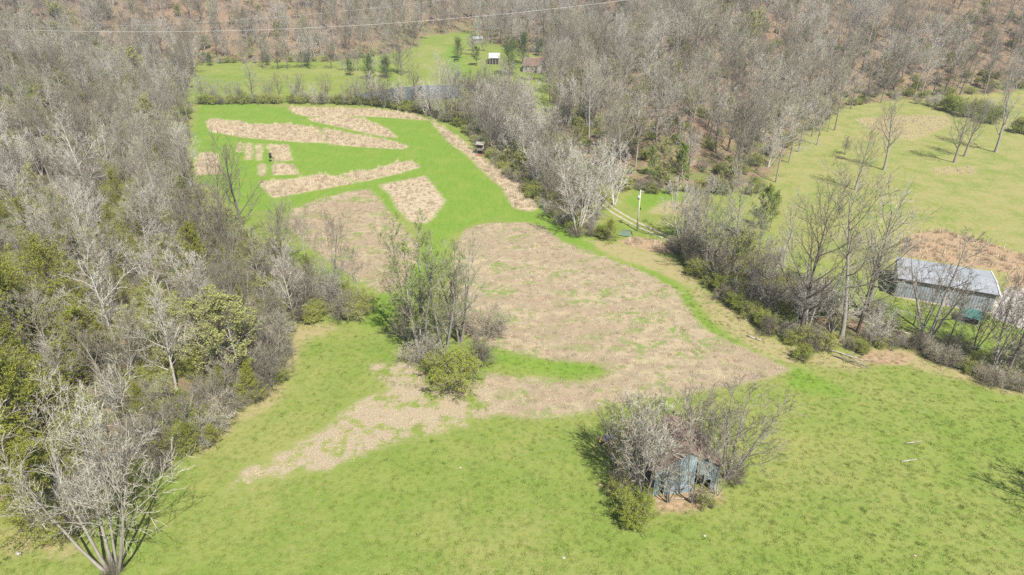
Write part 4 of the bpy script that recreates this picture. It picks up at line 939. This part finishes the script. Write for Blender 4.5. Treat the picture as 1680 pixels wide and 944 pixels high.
# tip of the left wood, foot trees of fields
# ------------------------------------------------------------------ the woods
rs = np.random.default_rng(11)
def grid(x0, x1, y0, y1, st):
    gx, gy = np.meshgrid(np.arange(x0, x1, st), np.arange(y0, y1, st)); n = gx.size
    return gx.ravel() + rs.uniform(-.45, .45, n) * st, gy.ravel() + rs.uniform(-.45, .45, n) * st
def inview(X, Y, Z, top=19, m=70):
    px, py = proj(X, Y, Z); px2, py2 = proj(X, Y, Z + top)
    return (px > -m) & (px < 1680 + m) & (py > -45) & (py2 < 1000) & (Y > 20)
def sample(test, x0, x1, y0, y1, st):
    X, Y = grid(x0, x1, y0, y1, st); k = test(X, Y); X, Y = X[k], Y[k]; Z = hgt(X, Y); k = inview(X, Y, Z)
    X, Y, Z = X[k], Y[k], Z[k]
    for hx, hy, hr in HEROES:
        k = (X - hx) ** 2 + (Y - hy) ** 2 > hr ** 2; X, Y, Z = X[k], Y[k], Z[k]
    return X, Y, Z
outV = lambda X, Y: sdf(VALLEY, X, Y)
A1 = sample(lambda X, Y: (sdf(WOOD_LEFT, X, Y) < -1.5) | ((outV(X, Y) > 0) & (X < -60) & (Y < 300)), -420, 0, 40, 300, 5.6)
A2 = sample(lambda X, Y: (sdf(WOOD_CREEK, X, Y) < -.5), -60, 60, 120, 340, 5.0)
A3 = sample(lambda X, Y: (lumps(X * 3.1, Y * 2.7) + rs.normal(size=X.shape) * .8 > -.75 - .9 * (X < 190) - 3 * (outV(X, Y) < 14)) & (outV(X, Y) > -1.0) & ~((X < -60) & (Y < 300)) & ((sdf(WOOD_LEFT, X, Y) > -1.5) | (Y >= 300)), -560, 660, 110, 700, 7.6)
A4 = sample(lambda X, Y: (sdf(WOOD_ROW, X, Y) < -.5), 20, 140, 80, 170, 10.5)
REG = [(A1, 'bare tree in the dense wood left of the fields', 'bare trees of the left wood', ('forest', 'multi', 'forest', 'multi', 'spread', 'budding', 'cedar', 'budding'), (.62, .95)),
       (A2, 'bare grey tree in the creek belt between the mown field and the lane', 'bare trees of the creek belt', ('multi', 'multi', 'forest', 'spread', 'multi', 'budding'), (.78, 1.05)),
       (A3, 'bare tree in the wood covering the right and far hillsides', 'bare trees of the right and far hillsides', ('forest', 'forest', 'multi', 'forest', 'spread', 'budding'), (.85, 1.2)),
       (A4, 'thin bare tree within the lower creek row', 'thin bare trees of the lower creek row', ('multi', 'multi', 'forest'), (.5, .8))]
cand = []
for (X, Y, Z), lab, grp, kinds, (s0, s1) in REG:
    for x, y, z in zip(X, Y, Z):
        k = kinds[int(rs.integers(len(kinds)))]
        if k == 'cedar' and (rs.random() < .45): k = 'forest'
        if k == 'budding' and rs.random() < .15: k = 'forest'
        qx, qy = proj(x, y, z)
        if grp == 'bare trees of the left wood' and qx < 270 and qy > 330 and rs.random() < .28: k = 'cedar'
        v = int(rs.integers(60)); s_ = float(rs.uniform(s0, s1)) * (.8 if k in ('cedar', 'budding') else 1.) * (1.15 if k == 'multi' else 1.)
        cand.append((math.dist((x, y, z + 8), (0, 0, 60)), x, y, z, k, v, s_, lab, grp))
cand.sort()
NB = 292 - sum(1 for o in sc.objects if o.type == 'EMPTY' and o.name.startswith('bare_tree'))
rest = []; cnt = dict(bare=0, cedar=0, bud=0)
for d, x, y, z, k, v, s_, lab, grp in cand:
    typ = 'cedar' if k == 'cedar' else 'bud' if k == 'budding' else 'bare'
    lim = dict(bare=NB, cedar=85, bud=80)[typ]
    if cnt[typ] >= lim: rest.append((x, y, z, k, v, s_)); continue
    cnt[typ] += 1
    look = {'forest': 'tall straight', 'multi': 'many stemmed', 'spread': 'wide crowned'}.get(k, '')
    if k == 'forest' and v % 8 == 7: look = 'white trunked'
    qx, qy = proj(x, y, z)
    if grp == 'bare trees of the left wood':
        zone = 'of the left wood beside the near pasture' if (qx > 250 and qy > 560) else 'of the left wood among the cedars at the left edge' if qx < 260 and qy > 430 else \
            'of the left wood along its field side' if qx > 250 else 'on the slope of the left wood above the cedars'
        lab = f'{look} bare tree {zone}'
    elif grp == 'bare trees of the creek belt':
        lab = f"{look} bare tree of the creek belt {'near the gravel track' if qy > 300 else 'near the hunting blind' if qy > 235 else 'near the pond'}"
    elif grp == 'bare trees of the right and far hillsides' and typ == 'bare':
        lab = f"{look} bare tree in the front of the hillside wood {'beyond the utility pole' if qx < 1200 else 'beside the right pasture'}"
    if typ == 'bare': grp = lab + ' group'
    if typ == 'cedar': place('cedar_tree', k, v, x, y, s_, 'olive cedar scattered among the bare trees ' + ('of the dense wood left of the fields' if 'left' in lab else 'elsewhere'), 'tree', 'cedars scattered in the left wood', z=z)
    elif typ == 'bud': place('budding_tree', k, v, x, y, s_, lab.replace('bare tree', 'pale budding tree'), 'tree', 'pale budding trees, ' + grp[14:], z=z)
    else: place('bare_tree', k, v, x, y, s_, lab, 'tree', grp, z=z)
print('CANDIDATES', len(cand), cnt, 'rest', len(rest))
# the wood beyond, one mass
def stuff_instances(name, protos, pts, scl, rot, idx, label, cat):
    me = bpy.data.meshes.new(name); me.vertices.add(len(pts)); me.vertices.foreach_set('co', np.asarray(pts, np.float32).ravel())
    for nm, a, ty in (('scl', scl, 'FLOAT'), ('rotz', rot, 'FLOAT'), ('idx', idx, 'INT')):
        at = me.attributes.new(nm, ty, 'POINT'); at.data.foreach_set('value', np.asarray(a, np.float32 if ty == 'FLOAT' else np.int32))
    o = link(name, me, kind='stuff', label=label, category=cat)
    ng = bpy.data.node_groups.new(name, 'GeometryNodeTree'); ng.interface.new_socket('Geometry', in_out='INPUT', socket_type='NodeSocketGeometry')
    ng.interface.new_socket('Geometry', in_out='OUTPUT', socket_type='NodeSocketGeometry')
    N = ng.nodes.new; gi, go = N('NodeGroupInput'), N('NodeGroupOutput'); ip = N('GeometryNodeInstanceOnPoints'); jn = N('GeometryNodeGeometryToInstance')
    jo = N('GeometryNodeJoinGeometry')
    for p in reversed(protos):
        oi = N('GeometryNodeObjectInfo'); oi.inputs['Object'].default_value = p; oi.inputs['As Instance'].default_value = True
        ng.links.new(oi.outputs['Geometry'], jo.inputs[0])
    def na(n, ty):
        q = N('GeometryNodeInputNamedAttribute'); q.data_type = ty; q.inputs[0].default_value = n; return q.outputs[0]
    ng.links.new(gi.outputs[0], ip.inputs['Points']); ng.links.new(jo.outputs[0], ip.inputs['Instance']); ip.inputs['Pick Instance'].default_value = True
    ng.links.new(na('idx', 'INT'), ip.inputs['Instance Index']); ng.links.new(na('scl', 'FLOAT'), ip.inputs['Scale'])
    cx = N('ShaderNodeCombineXYZ'); ng.links.new(na('rotz', 'FLOAT'), cx.inputs[2]); ng.links.new(cx.outputs[0], ip.inputs['Rotation'])
    ng.links.new(ip.outputs[0], go.inputs[0])
    md = o.modifiers.new('scatter', 'NODES'); md.node_group = ng
    return o
def joined(name, tm, cm):
    import bmesh
    bm = bmesh.new(); bm.from_mesh(tm); n0 = len(bm.faces); bm.from_mesh(cm); bm.faces.ensure_lookup_table()
    me = bpy.data.meshes.new(name)
    for m_ in list(tm.materials) + list(cm.materials): me.materials.append(m_)
    off = len(tm.materials)
    for f in bm.faces[n0:] if n0 < len(bm.faces) else []: f.material_index += off
    bm.to_mesh(me); bm.free()
    return bpy.data.objects.new(name, me)      # never linked to the scene: only a source for the mass
pm = {}; protos = []
for k in ('forest', 'multi', 'spread', 'budding', 'cedar'):
    for i, (tm, cm) in enumerate(KIND[k]): pm[(k, i)] = len(protos); protos.append(joined(f'{k}_source', tm, cm))
if rest:
    stuff_instances('far_wood', protos, [(r[0], r[1], r[2]) for r in rest], [r[6 - 1] for r in rest], rs.uniform(0, 6.28, len(rest)),
                    [pm[(r[3], r[4] % len(KIND[r[3]]))] for r in rest], 'leafless grey brown wood covering the distant hillsides', 'wood')
up = []
for k in ('brush', 'shrub'):
    for i, (tm, cm) in enumerate(KIND[k]): up.append(joined(f'{k}_source', tm, cm))
U1 = sample(lambda X, Y: (sdf(WOOD_LEFT, X, Y) < -2) | ((outV(X, Y) > 2) & (X < -60) & (Y < 330)), -330, 0, 40, 330, 3.1)
U2 = sample(lambda X, Y: (sdf(WOOD_CREEK, X, Y) < -1) | (sdf(WOOD_ROW, X, Y) < -.6), -60, 140, 80, 340, 3.4)
U3 = sample(lambda X, Y: (outV(X, Y) > 2) & (outV(X, Y) < 70) & (X > 0), 0, 300, 120, 420, 7.0)
UX, UY, UZ = (np.concatenate(q) for q in zip(U1, U2, U3)); nU = len(UX)
stuff_instances('undergrowth', up, np.stack([UX, UY, UZ], -1), rs.uniform(.5, 1.3, nU), rs.uniform(0, 6.28, nU), rs.choice(5, nU, p=[.22, .24, .18, .18, .18]),
                'tangled grey and green undergrowth on the floor of the woods', 'undergrowth')
# ------------------------------------------------------------------ grasses
def tuft(seed, n, rad, h, wd, lean, name, mat):
    rg = np.random.default_rng(seed); G_ = Geo(); a = rg.uniform(0, 6.283, n); r_ = rad * np.sqrt(rg.uniform(0, 1, n))
    P_ = np.stack([r_ * np.cos(a), r_ * np.sin(a), np.zeros(n)], -1); b = rg.uniform(0, 6.283, n); l_ = rg.uniform(0, lean, n)
    D_2 = np.stack([np.cos(b) * np.sin(l_), np.sin(b) * np.sin(l_), np.cos(l_)], -1); G_.blades(P_, D_2, h * rg.uniform(.5, 1.1, n), wd, rg)
    return bpy.data.objects.new(name, G_.mesh(name, [mat]))
GR = [varied('dry_straw', (.42, .34, .235), (.30, .235, .165)), varied('pale_straw', (.56, .475, .33), (.44, .365, .25))]
GR.append(varied('matted_straw', (.36, .29, .195), (.22, .17, .12)))
dt = [tuft(1, 46, .55, .95, .05, .45, 'dry_source', GR[0]), tuft(2, 40, .6, 1.1, .05, .4, 'dry_source', GR[1]), tuft(3, 46, .6, .7, .055, .8, 'dry_source', GR[0]),
      tuft(4, 34, .5, .34, .05, 1.2, 'dry_source', GR[2]), tuft(5, 34, .5, .3, .05, 1.25, 'dry_source', GR[1]), tuft(6, 26, .55, .45, .04, 1.1, 'dry_source', GR[1])]
pts, sc_, ix = [], [], []
def scatter(polys, dens, smin, smax, choices, lush_skip=None):
    for p in polys:
        x0, y0 = p.min(0); x1, y1 = p.max(0); n = int((x1 - x0) * (y1 - y0) * dens); X = rs.uniform(x0, x1, n); Y = rs.uniform(y0, y1, n)
        k = sdf(p, X, Y) < rs.normal(size=n) * .45 - .1; X, Y = X[k], Y[k]
        for x, y in zip(X, Y): pts.append((x, y, 0.0)); sc_.append(rs.uniform(smin, smax)); ix.append(choices[int(rs.integers(len(choices)))])
scatter(DRY[:-1], 1.3, .55, 1.15, (0, 1, 1, 2)); scatter(DRY[-1:], .9, .35, .8, (0, 2, 2)); scatter(D11, 1.0, .4, .9, (3, 5, 2)); scatter(CENTRAL[1:], 1.2, .4, 1.0, (3, 4, 3, 5, 5))
scatter(ORANGE[:2], .4, .6, 1.3, (0, 1)); scatter(PATCHY[:1], .5, .4, .9, (3, 4)); scatter(SEMI[6:8], .5, .4, .8, (1,))
print('DRY', len(pts))
stuff_instances('dry_grass', dt, pts, sc_, rs.uniform(0, 6.28, len(pts)), ix, 'tan dry grass standing in the unmown strips of the field', 'grass')
GG = [varied('pasture_blades', (.110, .160, .026), (.142, .180, .038), trans=.25), varied('coarse_blades', (.105, .164, .022), (.132, .18, .03), trans=.25), varied('straw_blades', (.30, .27, .14), (.21, .22, .075))]
gt = [tuft(11, 26, .30, .15, .035, .9, 'grass_source', GG[0]), tuft(12, 30, .24, .24, .035, .7, 'grass_source', GG[1]), tuft(13, 18, .28, .16, .03, 1.1, 'grass_source', GG[2])]
n = 38000; u = rs.uniform(0, 1, n); Yg = 38 + 75 * u ** 1.2; Xg = rs.uniform(-1, 1, n) * (Yg * .9 + 22)
keep = (sdf(WOOD_LEFT, Xg, Yg) > 0) & (sdf(CENTRAL[1], Xg, Yg) > 0) & (sdf(WOOD_ROW, Xg, Yg) > 0) & (sdf(PATCHY[0], Xg, Yg) > 1)
Xg, Yg = Xg[keep], Yg[keep]
cl_ = np.sin(Xg * 1.1 + 2 * np.sin(Yg * .7)) * np.sin(Yg * 1.4 + 1.5 * np.sin(Xg * .5))
ixg = np.where(rs.uniform(size=len(Xg)) < .10, 2, np.where(cl_ + rs.normal(size=len(Xg)) * .5 > 1.2, 1, 0))
stuff_instances('pasture_grass', gt, np.stack([Xg, Yg, hgt(Xg, Yg)], -1), rs.uniform(.6, 1.3, len(Xg)), rs.uniform(0, 6.28, len(Xg)), ixg, 'short green grass tufts covering the near pasture', 'grass')

# ------------------------------------------------------------------ air
def add_haze(dens):
    m = bpy.data.materials.new('haze_air'); m.use_nodes = True; t_ = m.node_tree; t_.nodes.clear()
    o_ = t_.nodes.new('ShaderNodeOutputMaterial'); v_ = t_.nodes.new('ShaderNodeVolumePrincipled'); v_.inputs['Color'].default_value = (.86, .91, .97, 1)
    v_.inputs['Density'].default_value = dens; v_.inputs['Anisotropy'].default_value = .1; t_.links.new(v_.outputs[0], o_.inputs['Volume'])
    MB().box(-2700, 2700, -520, 3900, -3, 150).build('haze', m, None, kind='stuff', label='thin pale haze in the valley air', category='haze')
add_haze(.00019)

# ------------------------------------------------------------------ labels that tell the repeats apart by the nearest landmark
import re
LM = [(60,590,'largest cedar at the left edge'),(150,640,'broad yellowish cedar'),(335,478,'lone bright green cedar'),(395,640,'right pale yellow flowering tree'),
(345,628,'left pale yellow flowering tree'),(184,938,'big silvery tree'),(192,570,'white limbed tree mid wood'),(485,535,'slim white tree at the wood tip'),
(40,330,'white twisted tree near the left edge'),(150,330,'white crowned tree in the upper wood'),(250,235,'yellow tree level with the far field'),
(128,130,'yellow tree high on the hillside'),(235,160,'faint yellow tree, left hillside'),(196,420,'small dark cedar amid bare trees'),(362,285,'leftmost tan strip of the field'),
(330,172,'far left corner of the mown field'),(480,343,'near tan wedge of the field'),(408,660,'dark cedar by the near pasture'),(316,742,'bright cedar at the lower edge'),
(788,254,'hunting blind'),(1045,379,'utility pole'),(720,168,'tall white tree by the pond'),(660,124,'round crowned tree by the pond'),(811,106,'white barn'),(874,119,'farmhouse'),
(1026,386,'green canvas shelter'),(925,205,'small yellow tree by the lane'),(1045,270,'yellow tree right of the creek'),(1247,402,'bright green budding tree'),
(1312,552,'tall pale trunked creek tree'),(1380,556,'tall forked creek tree'),(1157,448,'slim tree where the track passes'),(1345,572,'fallen limbs by the creek'),
(1573,527,'teal roofed shelter'),(1650,618,'leaning trunk at the right edge'),(1386,254,'small bushy pasture tree'),(1369,214,'dark trunk at the wood corner'),
(1450,279,'fine forked pasture tree'),(1633,250,'wide crowned pasture tree'),(1560,183,'dark thicket beyond the pasture'),(1215,150,'faint yellow tree, right hillside'),
(1112,310,'green budding tree at the wood foot'),(440,107,'tiny evergreen at the far hill'),(606,130,'evergreen left of the pond'),(345,108,'evergreen at the far field corner'),
(402,394,'dark limbed wide tree'),(112,545,'full cedar in the cedar group'),(15,830,'drooping cedar at the left edge'),(580,520,'tip of the left wood'),(860,320,'bend of the tan margin'),
(560,168,'left end of the pond'),(470,172,'middle of the far hedge'),(1500,575,'lower end of the creek'),(1600,620,'bottom corner of the creek row'),(250,780,'wood edge above the silvery tree'),
(460,600,'bulge of the left wood edge'),(1200,500,'middle of the lower creek'),(1290,240,'corner of the right hand wood'),(1100,120,'middle of the right hillside'),(1000,80,'hillside above the farmhouse'),
(1400,90,'hillside above the right pasture'),(620,92,'foot of the far hill'),(300,420,'middle of the left wood'),(90,300,'upper left wood edge'),(20,200,'far left hillside')]
LMg = [(*G(a, b), t) for a, b, t in LM]
ORD = ['nearest', 'second nearest', 'third nearest', 'fourth nearest', 'fifth nearest', 'sixth nearest', 'seventh nearest', 'eighth nearest', 'ninth nearest', 'tenth nearest']
buck = {}
for o in sc.objects:
    if o.type == 'EMPTY' and o.get('group') and o.name.split('.')[0] in ('bare_tree', 'budding_tree', 'cedar_tree', 'shrub', 'brush'):
        ph = re.match(r'^(.*?(?:tree|cedar|bush|brush|thicket))', o['label']).group(1).strip()
        o['group'] = o['group'].replace(' group', '')
        x, y = o.location.x, o.location.y
        d, t = min(((x - a) ** 2 + (y - b) ** 2, t) for a, b, t in LMg)
        buck.setdefault((ph, t), []).append((d, o))
for (ph, t), L_ in buck.items():
    L_.sort(key=lambda q: q[0])
    for i, (d, o) in enumerate(L_):
        if i >= len(ORD): o['label'] = f'{ph} farther off round the {t}'; o['group'] = o['label']
        if i < len(ORD): o['label'] = f'{ph} {ORD[i]} the {t}'
